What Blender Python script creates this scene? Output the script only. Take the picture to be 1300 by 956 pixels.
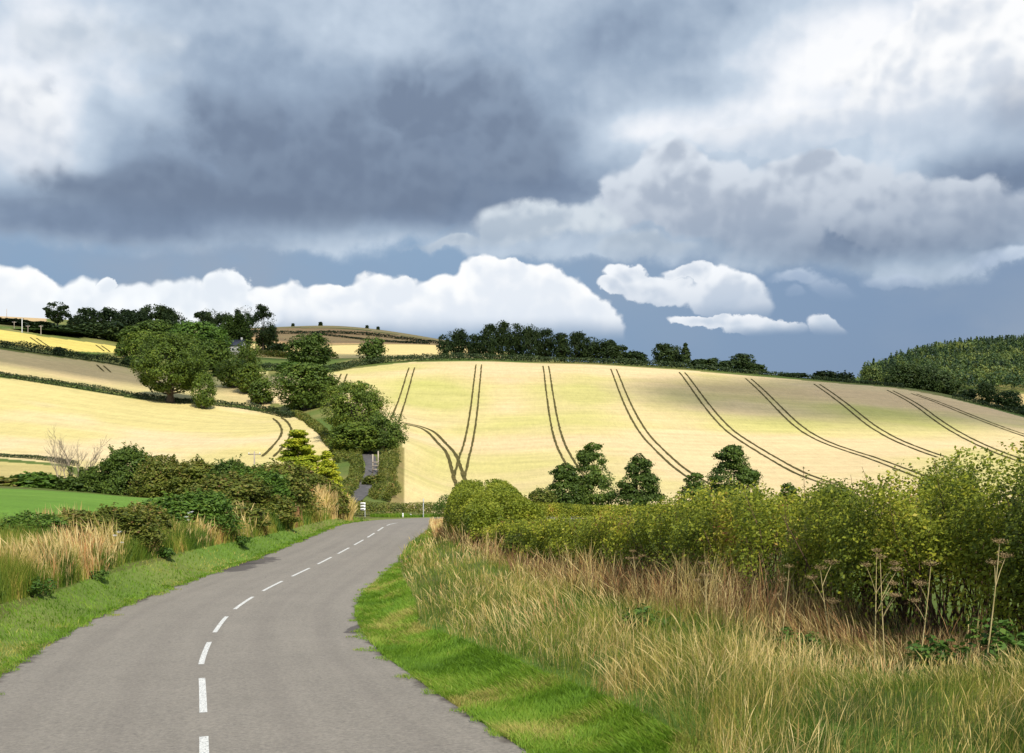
import bpy, math, random
import numpy as np
from mathutils import Vector
# ------------------------------------------------------------------ clear, camera, sky, sun, exposure
for o in list(bpy.data.objects): bpy.data.objects.remove(o)
scene = bpy.context.scene
COL = scene.collection
F, CX, HY = 1300.0, 650.0, 560.0            # focal length, centre column and eye level in photo pixels
cam_d = bpy.data.cameras.new('camera'); cam = bpy.data.objects.new('camera', cam_d); COL.objects.link(cam)
cam_d.sensor_width = 36; cam_d.lens = 36.0; cam_d.shift_y = 82/1300.0
cam_d.clip_start = 0.1; cam_d.clip_end = 9000
cam.location = (0, 0, 0); cam.rotation_euler = (math.pi/2, 0, 0)
scene.camera = cam
scene.render.resolution_x = 1024; scene.render.resolution_y = 753
scene.view_settings.view_transform = 'Standard'; scene.view_settings.look = 'None'
scene.view_settings.gamma = 1.0; scene.view_settings.exposure = 0.35
scene.view_settings.use_curve_mapping = False
SUN_EL, SUN_AZ = math.radians(45), math.radians(158)   # azimuth from +Y towards +X: from the right, a little behind the camera
SUNV = Vector((math.sin(SUN_AZ)*math.cos(SUN_EL), math.cos(SUN_AZ)*math.cos(SUN_EL), math.sin(SUN_EL)))
sd = bpy.data.lights.new('sun', 'SUN'); sd.energy = 4.6; sd.angle = math.radians(0.5); sd.color = (1.0, 0.945, 0.85)
so = bpy.data.objects.new('sun', sd); COL.objects.link(so)
so.rotation_euler = SUNV.to_track_quat('Z', 'Y').to_euler(); so.location = SUNV*500

# ---- world: Nishita sky with procedural clouds in view direction (azimuth, elevation)
world = bpy.data.worlds.new("World"); scene.world = world; world.use_nodes = True
wt = world.node_tree; wt.nodes.clear()
class G:                                        # tiny expression helper over a node tree
    def __init__(s, t): s.t = t
    def m(s, op, a, b=None, c=None, clamp=False):
        n = s.t.nodes.new('ShaderNodeMath'); n.operation = op; n.use_clamp = clamp
        for i, v in enumerate((a, b, c)):
            if v is None: continue
            if isinstance(v, (int, float)): n.inputs[i].default_value = v
            else: s.t.links.new(v, n.inputs[i])
        return n.outputs[0]
    def add(s, a, b): return s.m('ADD', a, b)
    def sub(s, a, b): return s.m('SUBTRACT', a, b)
    def mul(s, a, b): return s.m('MULTIPLY', a, b)
    def mx(s, a, b): return s.m('MAXIMUM', a, b)
    def ss(s, v, lo, hi, to0=0.0, to1=1.0):      # smoothstep
        n = s.t.nodes.new('ShaderNodeMapRange'); n.interpolation_type = 'SMOOTHSTEP'
        s.t.links.new(v, n.inputs[0])
        for i, x in ((1, lo), (2, hi), (3, to0), (4, to1)): n.inputs[i].default_value = x
        return n.outputs[0]
    def xyz(s, a, b, c):
        n = s.t.nodes.new('ShaderNodeCombineXYZ')
        for i, v in enumerate((a, b, c)):
            if isinstance(v, (int, float)): n.inputs[i].default_value = v
            else: s.t.links.new(v, n.inputs[i])
        return n.outputs[0]
    def noise(s, vec, scale, detail=5, rough=0.5, dist=0.0, lac=2.0):
        n = s.t.nodes.new('ShaderNodeTexNoise'); s.t.links.new(vec, n.inputs['Vector'])
        n.inputs['Scale'].default_value = scale; n.inputs['Detail'].default_value = detail
        n.inputs['Roughness'].default_value = rough; n.inputs['Distortion'].default_value = dist
        n.inputs['Lacunarity'].default_value = lac
        return n.outputs['Fac']
    def mix(s, f, a, b):
        n = s.t.nodes.new('ShaderNodeMix'); n.data_type = 'RGBA'
        for i, v in ((0, f), (6, a), (7, b)):
            if isinstance(v, (int, float)): n.inputs[i].default_value = v
            elif isinstance(v, tuple): n.inputs[i].default_value = (*v, 1)
            else: s.t.links.new(v, n.inputs[i])
        return n.outputs[2]
    def ramp(s, f, stops):
        n = s.t.nodes.new('ShaderNodeValToRGB'); s.t.links.new(f, n.inputs[0])
        e = n.color_ramp.elements
        e[0].position, e[0].color = stops[0][0], (*stops[0][1], 1)
        e[1].position, e[1].color = stops[-1][0], (*stops[-1][1], 1)
        for p, c in stops[1:-1]:
            k = e.new(p); k.color = (*c, 1)
        return n.outputs[0]
def build_sky():
    g = G(wt)
    sky = wt.nodes.new('ShaderNodeTexSky'); sky.sky_type = 'NISHITA'; sky.sun_disc = False
    sky.sun_elevation = SUN_EL; sky.sun_rotation = SUN_AZ; sky.altitude = 100
    sky.air_density = 1.2; sky.dust_density = 1.2; sky.ozone_density = 1.5
    tc = wt.nodes.new('ShaderNodeTexCoord'); sep = wt.nodes.new('ShaderNodeSeparateXYZ')
    wt.links.new(tc.outputs['Generated'], sep.inputs[0])
    dx, dy, dz = sep.outputs
    az = g.m('ARCTAN2', dx, dy)                       # radians from straight ahead
    hor = g.m('SQRT', g.add(g.mul(dx, dx), g.mul(dy, dy)))
    el = g.m('ARCTAN2', dz, hor)
    P = g.xyz(az, el, 0.0)
    # domain warp
    def field(off):
        u = g.add(az, off[0]); v = g.add(el, off[1])
        vec = g.xyz(u, g.mul(v, 1.35), 0.0)
        w1 = g.noise(vec, 3.0, 3, 0.5)
        w2 = g.noise(g.xyz(g.add(u, 7.3), v, 3.1), 3.4, 3, 0.5)
        fine = g.noise(g.xyz(u, v, 1.7), 14.0, 6, 0.58)
        med = g.noise(g.xyz(u, g.mul(v, 1.5), 5.2), 5.0, 6, 0.50)
        return u, v, w1, w2, fine, med
    u, v, w1, w2, fine, med = field((0, 0))
    uu = g.add(u, g.add(g.mul(g.sub(w1, .5), .16), g.mul(g.sub(fine, .5), .06)))
    vv = g.add(v, g.add(g.mul(g.sub(w2, .5), .10), g.mul(g.sub(fine, .5), .05)))
    def px2(x, y):
        X = (x-CX)/F; Z = (HY-y)/F
        return math.atan(X), math.atan(Z/math.sqrt(1+X*X))
    def ell(x, y, rx, ry, U=None, V=None):           # 1 in the centre, 0 at the rim, negative outside
        a, e = px2(x, y); ra, re = rx/F, ry/F
        a2 = g.mul(g.sub(U or uu, a), 1/ra); e2 = g.mul(g.sub(V or vv, e), 1/re)
        return g.sub(1.0, g.m('SQRT', g.add(g.mul(a2, a2), g.mul(e2, e2))))
    def union(lst):
        r = lst[0]
        for q in lst[1:]: r = g.m('SMOOTH_MAX', r, q, 0.12)
        return r
    def vor(vec, scale):
        n = wt.nodes.new('ShaderNodeTexVoronoi'); n.voronoi_dimensions = '2D'; n.feature = 'SMOOTH_F1'; n.inputs['Scale'].default_value = scale
        n.inputs['Smoothness'].default_value = .55; wt.links.new(vec, n.inputs['Vector']); return n.outputs['Distance']
    def puff(du, dv):                                # cauliflower bulges: rounded cells at three sizes
        U = g.add(g.add(u, du), g.mul(g.sub(fine, .5), .030)); V = g.add(g.add(v, dv), g.mul(g.sub(med, .5), .030))
        vec = g.xyz(U, V, 0.0)
        return g.add(g.add(g.mul(g.sub(.42, vor(vec, 15.0)), .95), g.mul(g.sub(.42, vor(vec, 36.0)), .55)), g.mul(g.sub(.42, vor(vec, 85.0)), .28))
    p0 = puff(0.0, 0.0); p1 = puff(-.005, .011)      # second sample a little towards the light
    billow = g.add(g.mul(p0, .62), g.mul(g.sub(fine, .5), .35))
    relief = g.sub(g.noise(g.xyz(g.sub(u, .012), g.mul(g.sub(v, .020), 1.5), 5.2), 5.0, 6, 0.50), med)
    prel = g.sub(p0, p1)
    rel = g.add(g.mul(relief, -1.2), g.mul(prel, .62))
    # base: grey-blue high overcast veil over blue sky
    blue_lo = (0.20, 0.31, 0.48); blue_hi = (0.27, 0.39, 0.55)
    base = g.mix(g.ss(v, .03, .25), blue_lo, blue_hi)
    base = g.mix(g.ss(u, -.1, .45, 0.0, .55), base, (0.175, 0.24, 0.385))
    base = g.mix(g.mul(g.ss(w1, .40, .66), g.ss(med, .38, .62)), base, (.30, .365, .47))
    base = g.mix(0.12, base, g.mix(1.0, (0, 0, 0), (0.2, 0.3, 0.45)))
    # upper deck of grey cloud with noise-driven lightness
    S = g.add
    light = g.add(g.add(g.mul(g.sub(med, .5), .70), g.mul(g.sub(fine, .5), .18)), g.mul(rel, .20))
    def bump(x, y, rx, ry, amp):
        e = g.m('MAXIMUM', ell(x, y, rx, ry, u, v), 0.0)
        e = g.ss(e, 0.0, 0.8)
        return g.mul(e, amp)
    L = g.add(light, 0.52)
    for b in BUMPS: L = g.add(L, bump(*b))
    deckcol = g.ramp(L, [(0.0, (.130, .175, .265)), (.22, (.195, .255, .365)), (.45, (.335, .42, .54)), (.70, (.55, .64, .75)), (.9, (.86, .89, .94)), (1.0, (.98, .985, 1.0))])
    deck = union([ell(*e) for e in DECK])
    deckm = g.ss(g.add(g.add(deck, g.mul(billow, .10)), g.mul(g.sub(med, .5), .25)), -.07, .20)
    col = g.mix(deckm, base, deckcol)
    # cumulus: bright, crisp upper edges
    def cumulus(ells, bottom, lo, hi, crisp=.05, sb=.012, st=.03, rise=.055):
        d = union([ell(*e) for e in ells])
        d = g.add(d, g.mul(billow, .75))
        msk = g.ss(g.add(d, g.mul(g.sub(fine, .5), .35)), -.03, crisp+.06)
        a, e0 = px2(650, bottom)
        soft = g.ss(g.add(v, g.mul(g.sub(med, .5), .03)), e0-sb, e0+st)
        msk = g.mul(msk, soft)
        sh = g.ss(g.add(g.mul(rel, 1.0), g.mul(d, -.34)), -.40, .06)
        sh2 = g.mul(g.ss(v, e0-.005, e0+rise, .30, 1.0), g.add(.42, g.mul(sh, .58)))
        return msk, g.mix(sh2, lo, hi)
    for c in CUMULUS:
        msk, cc = cumulus(*c)
        col = g.mix(msk, col, cc)
    # elsewhere (out of the photograph's view): broken clouds from noise
    nz = g.noise(g.xyz(dx, dy, g.mul(dz, 1.6)), 2.6, 8, 0.58)
    general = g.mix(g.ss(nz, .46, .60), (0.24, 0.38, 0.60), g.mix(g.ss(nz, .52, .72), (.92, .93, .95), (.42, .48, .56)))
    inside = g.mul(g.ss(g.m('ABSOLUTE', az), .62, .85, 1.0, 0.0), g.ss(el, .50, .70, 1.0, 0.0))
    col = g.mix(inside, general, col)
    # final: a share of the Nishita sky plus the clouds, all through one background
    sc = wt.nodes.new('ShaderNodeVectorMath'); sc.operation = 'SCALE'; wt.links.new(col, sc.inputs[0]); sc.inputs['Scale'].default_value = SKYGAIN
    fin = g.mix(0.94, sky.outputs[0], sc.outputs[0])
    bg = wt.nodes.new('ShaderNodeBackground'); wt.links.new(fin, bg.inputs[0]); bg.inputs[1].default_value = 0.1
    out = wt.nodes.new('ShaderNodeOutputWorld'); wt.links.new(bg.outputs[0], out.inputs[0])
SKYGAIN = 8.1
# lightness of the deck: (x, y, rx, ry, amount) in photo pixels around each patch
BUMPS = [(420, 160, 420, 170, -.15), (470, 235, 400, 70, -.20), (130, 278, 360, 42, -.26), (600, 240, 260, 60, -.10), (690, 190, 90, 110, -.12),
         (20, 160, 130, 110, .36), (90, 60, 210, 120, .22), (300, 40, 300, 90, .14), (600, 60, 320, 100, .05), (165, 120, 46, 30, .10), (850, 50, 150, 50, -.08), (860, 115, 120, 60, -.12), (780, 235, 90, 40, -.12), (230, 170, 120, 60, .06),
         (1060, 120, 300, 150, .22), (1120, 60, 190, 110, .20), (900, 150, 160, 50, .18), (1255, 222, 130, 40, -.34), (1290, 60, 50, 110, -.5),
         (1050, 305, 300, 50, -.16), (1200, 290, 200, 50, -.14), (620, 312, 300, 36, .12), (800, 165, 90, 30, .14)]
DECK = [(430, 90, 620, 190), (100, 200, 330, 100), (420, 238, 430, 62), (150, 262, 330, 36), (700, 250, 200, 90), (1000, 120, 330, 160), (1180, 100, 160, 150),
        (1030, 260, 300, 80), (1220, 270, 220, 70), (700, 305, 190, 34), (1280, 200, 120, 90)]
CUMULUS = [
 ([(10, 150, 60, 66), (-30, 170, 70, 60), (60, 185, 60, 36), (30, 110, 30, 26)], 265, (.42, .49, .60), (.98, .99, 1.0), .35, .05, .10, .10),
 ([(165, 118, 30, 18), (140, 60, 60, 26), (60, 40, 60, 30)], 150, (.40, .48, .58), (.80, .85, .90), .6, .05, .10, .10),
 ([(470, 205, 270, 84), (640, 195, 104, 84), (300, 245, 300, 44), (100, 265, 220, 26), (540, 140, 170, 60), (300, 170, 110, 60)], 292, (.135, .175, .26), (.265, .335, .445), .5, .012, .02, .16),
 ([(890, 232, 70, 40), (860, 262, 100, 42), (980, 280, 100, 50), (1050, 232, 84, 42), (1022, 210, 44, 28), (1110, 262, 80, 42), (1190, 268, 80, 42), (1260, 280, 70, 40)], 335, (.25, .31, .42), (.80, .85, .91), .14, .02, .05, .13),
 ([(1205, 75, 78, 70), (1180, 15, 76, 60), (1240, 110, 44, 44), (1130, 90, 90, 60), (1270, 160, 80, 36), (1060, 150, 90, 36), (1130, 150, 100, 40), (965, 168, 60, 22)], 215, (.50, .58, .70), (1.0, 1.0, 1.0), .08, .03, .07, .07),
 ([(20, 402, 66, 52), (-40, 400, 90, 60), (58, 412, 32, 30)], 520, (.72, .78, .86), (1.0, 1.0, 1.0), .05),
 ([(130, 404, 44, 46), (200, 400, 66, 44), (268, 396, 66, 46), (322, 368, 22, 28), (305, 402, 44, 36), (340, 402, 40, 36), (160, 362, 14, 12), (100, 404, 30, 36)], 520, (.66, .73, .83), (.96, .98, 1.0), .10),
 ([(400, 398, 76, 50), (480, 398, 76, 52), (600, 384, 56, 50), (555, 400, 80, 52), (668, 396, 84, 50), (725, 425, 66, 40), (650, 430, 80, 40), (598, 348, 14, 16), (640, 362, 34, 22), (440, 366, 36, 20), (505, 366, 36, 20)], 424, (.66, .73, .84), (1.0, 1.0, 1.0), .05, .006, .020, .04),
 ([(830, 376, 50, 24), (912, 378, 60, 34), (802, 356, 26, 16), (868, 354, 40, 14), (785, 374, 26, 14)], 408, (.40, .49, .63), (.93, .95, .98), .10, .010, .02, .05),
 ([(890, 412, 64, 10), (955, 420, 52, 11), (1030, 414, 29, 17)], 432, (.42, .52, .66), (.95, .96, .99), .10, .004, .010, .03),
 ([(1010, 355, 36, 12), (1060, 368, 40, 14), (1150, 346, 52, 10), (1290, 330, 60, 12), (1000, 375, 20, 10)], 384, (.34, .43, .59), (.62, .70, .80), .4),
 ([(690, 296, 110, 26), (820, 320, 60, 16), (640, 300, 60, 18), (560, 312, 60, 10)], 332, (.30, .38, .49), (.66, .72, .78), .35, .012, .03, .04)]
build_sky()
world.cycles.sampling_method = 'MANUAL'; world.cycles.sample_map_resolution = 256
# ------------------------------------------------------------------ helpers
rng = np.random.default_rng(7)
def tag(o, label=None, cat=None, group=None, kind=None):
    if label: o['label'] = label
    if cat: o['category'] = cat
    if group: o['group'] = group
    if kind: o['kind'] = kind
    return o
def new_mesh(name, V, Fc, mats=(), attrs=None, smooth=False, midx=None, uv=None):
    V = np.asarray(V, np.float32); Fc = np.asarray(Fc, np.int32)
    me = bpy.data.meshes.new(name); n = Fc.shape[1]
    me.vertices.add(len(V)); me.vertices.foreach_set('co', V.ravel())
    me.loops.add(Fc.size); me.loops.foreach_set('vertex_index', Fc.ravel())
    me.polygons.add(len(Fc)); me.polygons.foreach_set('loop_start', np.arange(0, Fc.size, n, dtype=np.int32))
    me.polygons.foreach_set('loop_total', np.full(len(Fc), n, np.int32))
    if smooth: me.polygons.foreach_set('use_smooth', np.ones(len(Fc), bool))
    if midx is not None: me.polygons.foreach_set('material_index', np.asarray(midx, np.int32))
    for m in mats: me.materials.append(m)
    for k, a in (attrs or {}).items():
        a = np.asarray(a, np.float32)
        if a.ndim == 1:
            at = me.attributes.new(k, 'FLOAT', 'POINT'); at.data.foreach_set('value', a)
        else:
            at = me.attributes.new(k, 'FLOAT_COLOR', 'POINT'); at.data.foreach_set('color', a.ravel())
    me.update(); me.validate()
    return me
def link(name, me, parent=None, loc=None):
    o = bpy.data.objects.new(name, me); COL.objects.link(o)
    if parent: o.parent = parent
    if loc is not None: o.location = loc
    return o
def empty(name, loc):
    o = bpy.data.objects.new(name, None); COL.objects.link(o); o.location = loc; o.empty_display_size = .5
    return o
# ---- value noise in numpy (for lumps and patches)
def vnoise(P, seed=0):
    P = np.asarray(P, float); I = np.floor(P).astype(np.int64); f = P-I; f = f*f*(3-2*f)
    def h(a):
        n = (a*np.array([73856093, 19349663, 83492791])[:a.shape[-1]]).sum(-1)+seed*2654435
        n = (n ^ (n >> 13))*1274126177 & 0x7fffffff
        n = (n ^ (n >> 11))*668265263 & 0x7fffffff
        return (n ^ (n >> 15))/0x7fffffff
    d = P.shape[-1]; r = 0
    for k in range(2**d):
        o = np.array([(k >> j) & 1 for j in range(d)])
        w = np.prod(np.where(o, f, 1-f), -1)
        r = r+w*h(I+o)
    return r
def fbm(P, seed=0, oct=4):
    r = 0; a = .5; s = 0
    for k in range(oct):
        r = r+a*vnoise(np.asarray(P)*2**k, seed+k*17); s += a; a *= .5
    return r/s
# ------------------------------------------------------------------ terrain height
ROADC = np.array([(9, -45), (6, -25), (1.6, -6), (-1.2, 4), (-3.9, 13), (-6.2, 20.5), (-6.8, 22.3), (-8.15, 27.9), (-9.2, 33.5), (-9.75, 39.6), (-9.88, 45.5),
                  (-9.85, 51.2), (-9.85, 57.2), (-9.85, 63.8), (-9.85, 69.4), (-9.95, 76), (-10.1, 81.7), (-9.6, 87), (-7, 91.2), (-2, 93.3), (6, 94.5), (22, 95), (60, 97), (130, 102)], float)
HW = 4.08
def smooth_path(P, step=0.75):
    P = np.asarray(P, float)
    for _ in range(4):                      # Chaikin
        Q = np.empty((2*len(P)-2, P.shape[1])); Q[0::2] = .75*P[:-1]+.25*P[1:]; Q[1::2] = .25*P[:-1]+.75*P[1:]
        P = np.vstack([P[:1], Q, P[-1:]])
    s = np.r_[0, np.cumsum(np.hypot(*np.diff(P[:, :2], axis=0).T))]
    t = np.arange(0, s[-1], step)
    return np.stack([np.interp(t, s, P[:, k]) for k in range(P.shape[1])], 1)
RC = smooth_path(ROADC)
def road_drop(Y):
    Y = np.asarray(Y, float); y = np.clip(Y, 8, 84)/50
    d = 2.506+6.937*y-4.202*y*y+.946*y**3
    d = np.where(Y > 84, 6.80+(Y-84)*.034, d)
    d8 = 2.506+6.937*.16-4.202*.0256+.946*.004096
    d = np.where(Y < 8, d8-(8-Y)*np.where(Y > 0, .155, .0)-np.where(Y <= 0, 8*.155+(0-Y)*.09, 0)*1.0, d)
    return d
CP = []                                       # control points X, Y, Z
def cp(px, py, Y): CP.append(((px-CX)/F*Y, Y, (HY-py)/F*Y))
for k in range(0, len(RC), 14): CP.append((RC[k, 0], RC[k, 1], -float(road_drop(RC[k, 1]))))
for x, y, z in [(-14, -20, -.4), (14, -20, .2), (4, 2, -1.5), (10, 2, -1.4), (20, 8, -2.0), (-9, 2, -2.0), (-20, 5, -2.2), (40, 10, -3.), (-45, 10, -3.0), (3.2, 9.5, -2.35), (6, 11, -2.45),
                (-60, -30, 0), (60, -30, 0)]: CP.append((x, y, z))
for a in [(900, 866, 13), (1100, 870, 12.5), (1300, 850, 14), (1400, 860, 14), (700, 866, 16), (1300, 775, 20), (1100, 790, 18), (1100, 740, 26), (900, 758, 23), (760, 735, 31), (900, 715, 34), (650, 716, 40), (575, 692, 50), (560, 672, 66), (1300, 720, 34),
          (650, 690, 56), (800, 690, 56), (1000, 680, 60), (1300, 670, 60),
          (0, 771, 30), (150, 722, 40), (300, 690, 54), (430, 657, 82), (0, 735, 34), (0, 690, 42), (150, 680, 50), (300, 665, 64), (0, 655, 52), (-150, 700, 40),
          (0, 636, 62), (0, 618, 105), (200, 634, 90), (-200, 618, 100), (-200, 640, 60), (330, 640, 95), (200, 632, 110), (420, 650, 96),
          (0, 608, 130), (-200, 606, 130), (0, 583, 165), (100, 592, 160), (200, 610, 150), (300, 606, 150), (350, 600, 155), (400, 610, 150), (-200, 580, 165),
          (0, 478, 262), (-200, 462, 262), (100, 493, 264), (215, 508, 266), (300, 516, 268), (372, 528, 262), (200, 560, 200), (0, 530, 210), (350, 560, 200), (410, 575, 186), (-200, 525, 210),
          (0, 440, 320), (100, 455, 324), (180, 468, 330), (-200, 425, 320), (300, 478, 330), (250, 490, 300),
          (0, 418, 372), (60, 427, 372), (148, 440, 376), (-200, 400, 372), (220, 450, 390), (300, 455, 400),
          (0, 407, 470), (10, 405, 540), (150, 420, 470), (250, 432, 480), (-200, 395, 520), (0, 404, 800), (-200, 398, 800),
          # junction, lane, gully
          (500, 656, 98), (600, 656, 102), (455, 656, 98), (455, 634, 122), (465, 615, 140), (474, 598, 156), (470, 578, 176), (455, 560, 196), (440, 540, 220), (410, 515, 255), (380, 497, 290), (360, 470, 350), (430, 610, 148), (440, 590, 168),
          (500, 630, 134), (505, 600, 160), (510, 560, 200),
          # main hill
          (520, 641, 150), (600, 641, 150), (700, 641, 150), (850, 640, 150), (1000, 640, 150), (1200, 636, 152), (1400, 630, 152), (1600, 630, 152),
          (600, 662, 120), (800, 662, 120), (1000, 662, 122), (1300, 656, 122), (1600, 650, 120),
          (530, 600, 190), (700, 602, 190), (900, 606, 190), (1100, 604, 192), (1300, 598, 192), (1500, 592, 192),
          (530, 560, 232), (700, 562, 234), (900, 566, 236), (1100, 565, 240), (1300, 568, 236), (1500, 576, 230),
          (520, 520, 282), (700, 520, 284), (900, 520, 290), (1100, 526, 290), (1300, 548, 272), (1480, 566, 255),
          (450, 500, 300), (480, 475, 340), (620, 482, 332), (800, 484, 336), (1000, 497, 336), (1150, 510, 328), (1300, 533, 310), (1450, 560, 280),
          (430, 468, 372), (520, 459, 376), (620, 457, 378), (750, 461, 378), (880, 469, 378), (1000, 479, 376), (1130, 490, 370), (1200, 502, 360), (1260, 517, 348), (1310, 530, 335), (1450, 566, 300),
          (700, 460, 420), (900, 470, 425), (1100, 492, 420), (1250, 512, 400), (1350, 540, 380), (1500, 560, 380), (560, 455, 420), (440, 455, 420), (340, 455, 420),
          # beyond
          (340, 447, 470), (460, 447, 480), (600, 450, 480), (330, 438, 560), (460, 438, 570), (590, 441, 570), (640, 450, 560),
          (330, 425, 680), (460, 430, 690), (540, 436, 690), (600, 440, 680), (360, 415, 850), (420, 413, 850), (500, 421, 850), (560, 431, 860), (640, 446, 860), (250, 416, 850), (300, 425, 600),
          (800, 470, 600), (800, 480, 900), (1000, 492, 600), (1000, 492, 900), (1250, 508, 500), (1300, 508, 520), (1400, 520, 520), (1150, 500, 560), (1600, 520, 520),
          (1085, 496, 760), (1110, 492, 740), (1200, 488, 720), (1300, 486, 700), (1500, 486, 700), (1700, 486, 700), (1105, 478, 860), (1200, 464, 880), (1300, 455, 900), (1500, 448, 900), (1160, 456, 1000), (1230, 446, 1040), (1300, 441, 1060), (1500, 430, 1060), (1080, 486, 1000),
          (1000, 500, 1300), (600, 470, 1400), (300, 450, 1400), (1300, 465, 1500), (0, 450, 1400), (1700, 450, 1500), (-400, 430, 1300), (650, 520, 2500), (0, 515, 2500), (1300, 515, 2500), (650, 540, 3600)]: cp(*a)
CP = np.array(CP, float)
def warp(X, Y):
    Yp = np.maximum(Y, 0.0); W = np.sqrt(Yp**2+140)
    return np.stack([X/W*F/170.0, 4.2*np.log(Yp+14)+np.minimum(Y, 0)*.03], -1)
def solve_rbf():
    Q = warp(CP[:, 0], CP[:, 1]); n = len(Q); c2 = .18
    K = np.sqrt(((Q[:, None]-Q[None])**2).sum(-1)+c2)
    K[np.diag_indices(n)] -= 0.015                      # a little smoothing (conditionally negative kernel)
    Pm = np.c_[np.ones(n), Q]
    A = np.zeros((n+3, n+3)); A[:n, :n] = K; A[:n, n:] = Pm; A[n:, :n] = Pm.T
    sc = CP[:, 2]/(np.maximum(CP[:, 1], 0)+14)           # interpolate the slope angle seen from the origin: even detail near and far
    return Q, np.linalg.solve(A, np.r_[sc, 0, 0, 0]), c2
QC, WC, C2 = solve_rbf()
def H0(X, Y):
    X = np.asarray(X, float); Y = np.asarray(Y, float); sh = X.shape; X = X.ravel(); Y = Y.ravel()
    out = np.empty(len(X))
    for i in range(0, len(X), 20000):
        q = warp(X[i:i+20000], Y[i:i+20000])
        D = ((q[:, None]-QC[None])**2).sum(-1)
        out[i:i+20000] = np.sqrt(D+C2)@WC[:len(QC)]+WC[len(QC)]+q@WC[len(QC)+1:]
    return (out*(np.maximum(Y, 0)+14)).reshape(sh)
def path_dist(X, Y, P):                       # distance to a polyline, and the height stored along it
    X = np.ravel(X); Y = np.ravel(Y); best = np.full(len(X), 1e9); zz = np.zeros(len(X)); side = np.zeros(len(X))
    for a, b in zip(P[:-1], P[1:]):
        ab = b[:2]-a[:2]; L2 = ab@ab
        t = np.clip(((X-a[0])*ab[0]+(Y-a[1])*ab[1])/L2, 0, 1)
        dx = X-a[0]-t*ab[0]; dy = Y-a[1]-t*ab[1]; d = dx*dx+dy*dy
        k = d < best; best[k] = d[k]; zz[k] = (a[2]+t*(b[2]-a[2]))[k]; side[k] = np.sign(dx*ab[1]-dy*ab[0])[k]
    return np.sqrt(best), zz, side
RC3 = np.c_[RC, -road_drop(RC[:, 1])]
def hit0(px, py, Y0, Y1, n=500, fn=None):
    Y = np.linspace(Y0, Y1, n); X = (px-CX)/F*Y; Z = (fn or H0)(X, Y)
    v = HY-F*Z/Y
    s = np.where((v[:-1] >= py) & (v[1:] < py))[0]
    if len(s) == 0:
        k = int(np.argmin(np.abs(v-py)))
        return np.array([X[k], Y[k], Z[k]])
    k = s[0]; t = (v[k]-py)/(v[k]-v[k+1])
    return np.array([X[k]+t*(X[k+1]-X[k]), Y[k]+t*(Y[k+1]-Y[k]), Z[k]+t*(Z[k+1]-Z[k])])
LANE = [(-14.5, 86, -6.9), (-18.2, 97, -7.2), (-19.0, 108, -7.25)]+[tuple(hit0(*a)) for a in [(456, 632, 112, 150), (464, 615, 128, 170), (471, 600, 140, 180), (472, 590, 150, 190), (467, 577, 165, 200), (462, 562, 175, 215), (458, 545, 195, 235), (452, 530, 215, 260)]]
LANE = smooth_path(LANE, 2.0)
LANE_HW = 1.0
def H(X, Y, carve=0.07):
    X = np.asarray(X, float); Y = np.asarray(Y, float); sh = X.shape
    z = H0(X, Y).ravel(); x = X.ravel(); y = Y.ravel()
    m = (y < 110) & (y > -50) & (np.abs(x) < 140)
    if m.any():
        d, zr, _ = path_dist(x[m], y[m], RC3[::3])
        w = np.clip((d-HW-.15)/2.6, 0, 1); w = w*w*(3-2*w)
        zz = z[m]; zz = (zr-carve)*(1-w)+zz*w; z[m] = zz
    m = (y > 88) & (y < 390) & (x < 0) & (x > -110)
    if m.any():
        d, zr, _ = path_dist(x[m], y[m], LANE[::2])
        w = np.clip((d-LANE_HW-.1)/4.0, 0, 1); w = w*w*(3-2*w)
        z[m] = (zr-carve)*(1-w)+z[m]*w
    return z.reshape(sh)
def hit(px, py, Y0=20, Y1=400, n=500): return hit0(px, py, Y0, Y1, n, H)
def ground(px, Y):                           # point on the ground in column px at distance Y
    X = (px-CX)/F*Y; return np.array([X, Y, float(H(np.array([X]), np.array([Y]))[0])])
def inpoly(X, Y, poly):
    r = np.zeros(np.shape(X), bool); n = len(poly)
    for i in range(n):
        x1, y1 = poly[i][:2]; x2, y2 = poly[(i+1) % n][:2]
        c = ((y1 > Y) != (y2 > Y)); 
        with np.errstate(divide='ignore', invalid='ignore'):
            r ^= c & (X < (x2-x1)*(Y-y1)/(y2-y1)+x1)
    return r
# ------------------------------------------------------------------ materials
def mat(name): 
    m = bpy.data.materials.new(name); m.use_nodes = True; nt = m.node_tree; nt.nodes.clear()
    out = nt.nodes.new('ShaderNodeOutputMaterial'); return m, nt, G(nt), out
def bsdf(nt, col, rough=.8, spec=.2, bump=None, bdist=.02, bstr=1.0):
    b = nt.nodes.new('ShaderNodeBsdfPrincipled'); b.inputs['Roughness'].default_value = rough
    b.inputs['Specular IOR Level'].default_value = spec
    if isinstance(col, tuple): b.inputs['Base Color'].default_value = (*col, 1)
    else: nt.links.new(col, b.inputs['Base Color'])
    if bump is not None:
        bm = nt.nodes.new('ShaderNodeBump'); bm.inputs['Distance'].default_value = bdist; bm.inputs['Strength'].default_value = bstr
        nt.links.new(bump, bm.inputs['Height']); nt.links.new(bm.outputs[0], b.inputs['Normal'])
    return b
def objco(nt):
    return nt.nodes.new('ShaderNodeTexCoord').outputs['Object']
def attr(nt, n):
    a = nt.nodes.new('ShaderNodeAttribute'); a.attribute_name = n; return a
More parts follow.
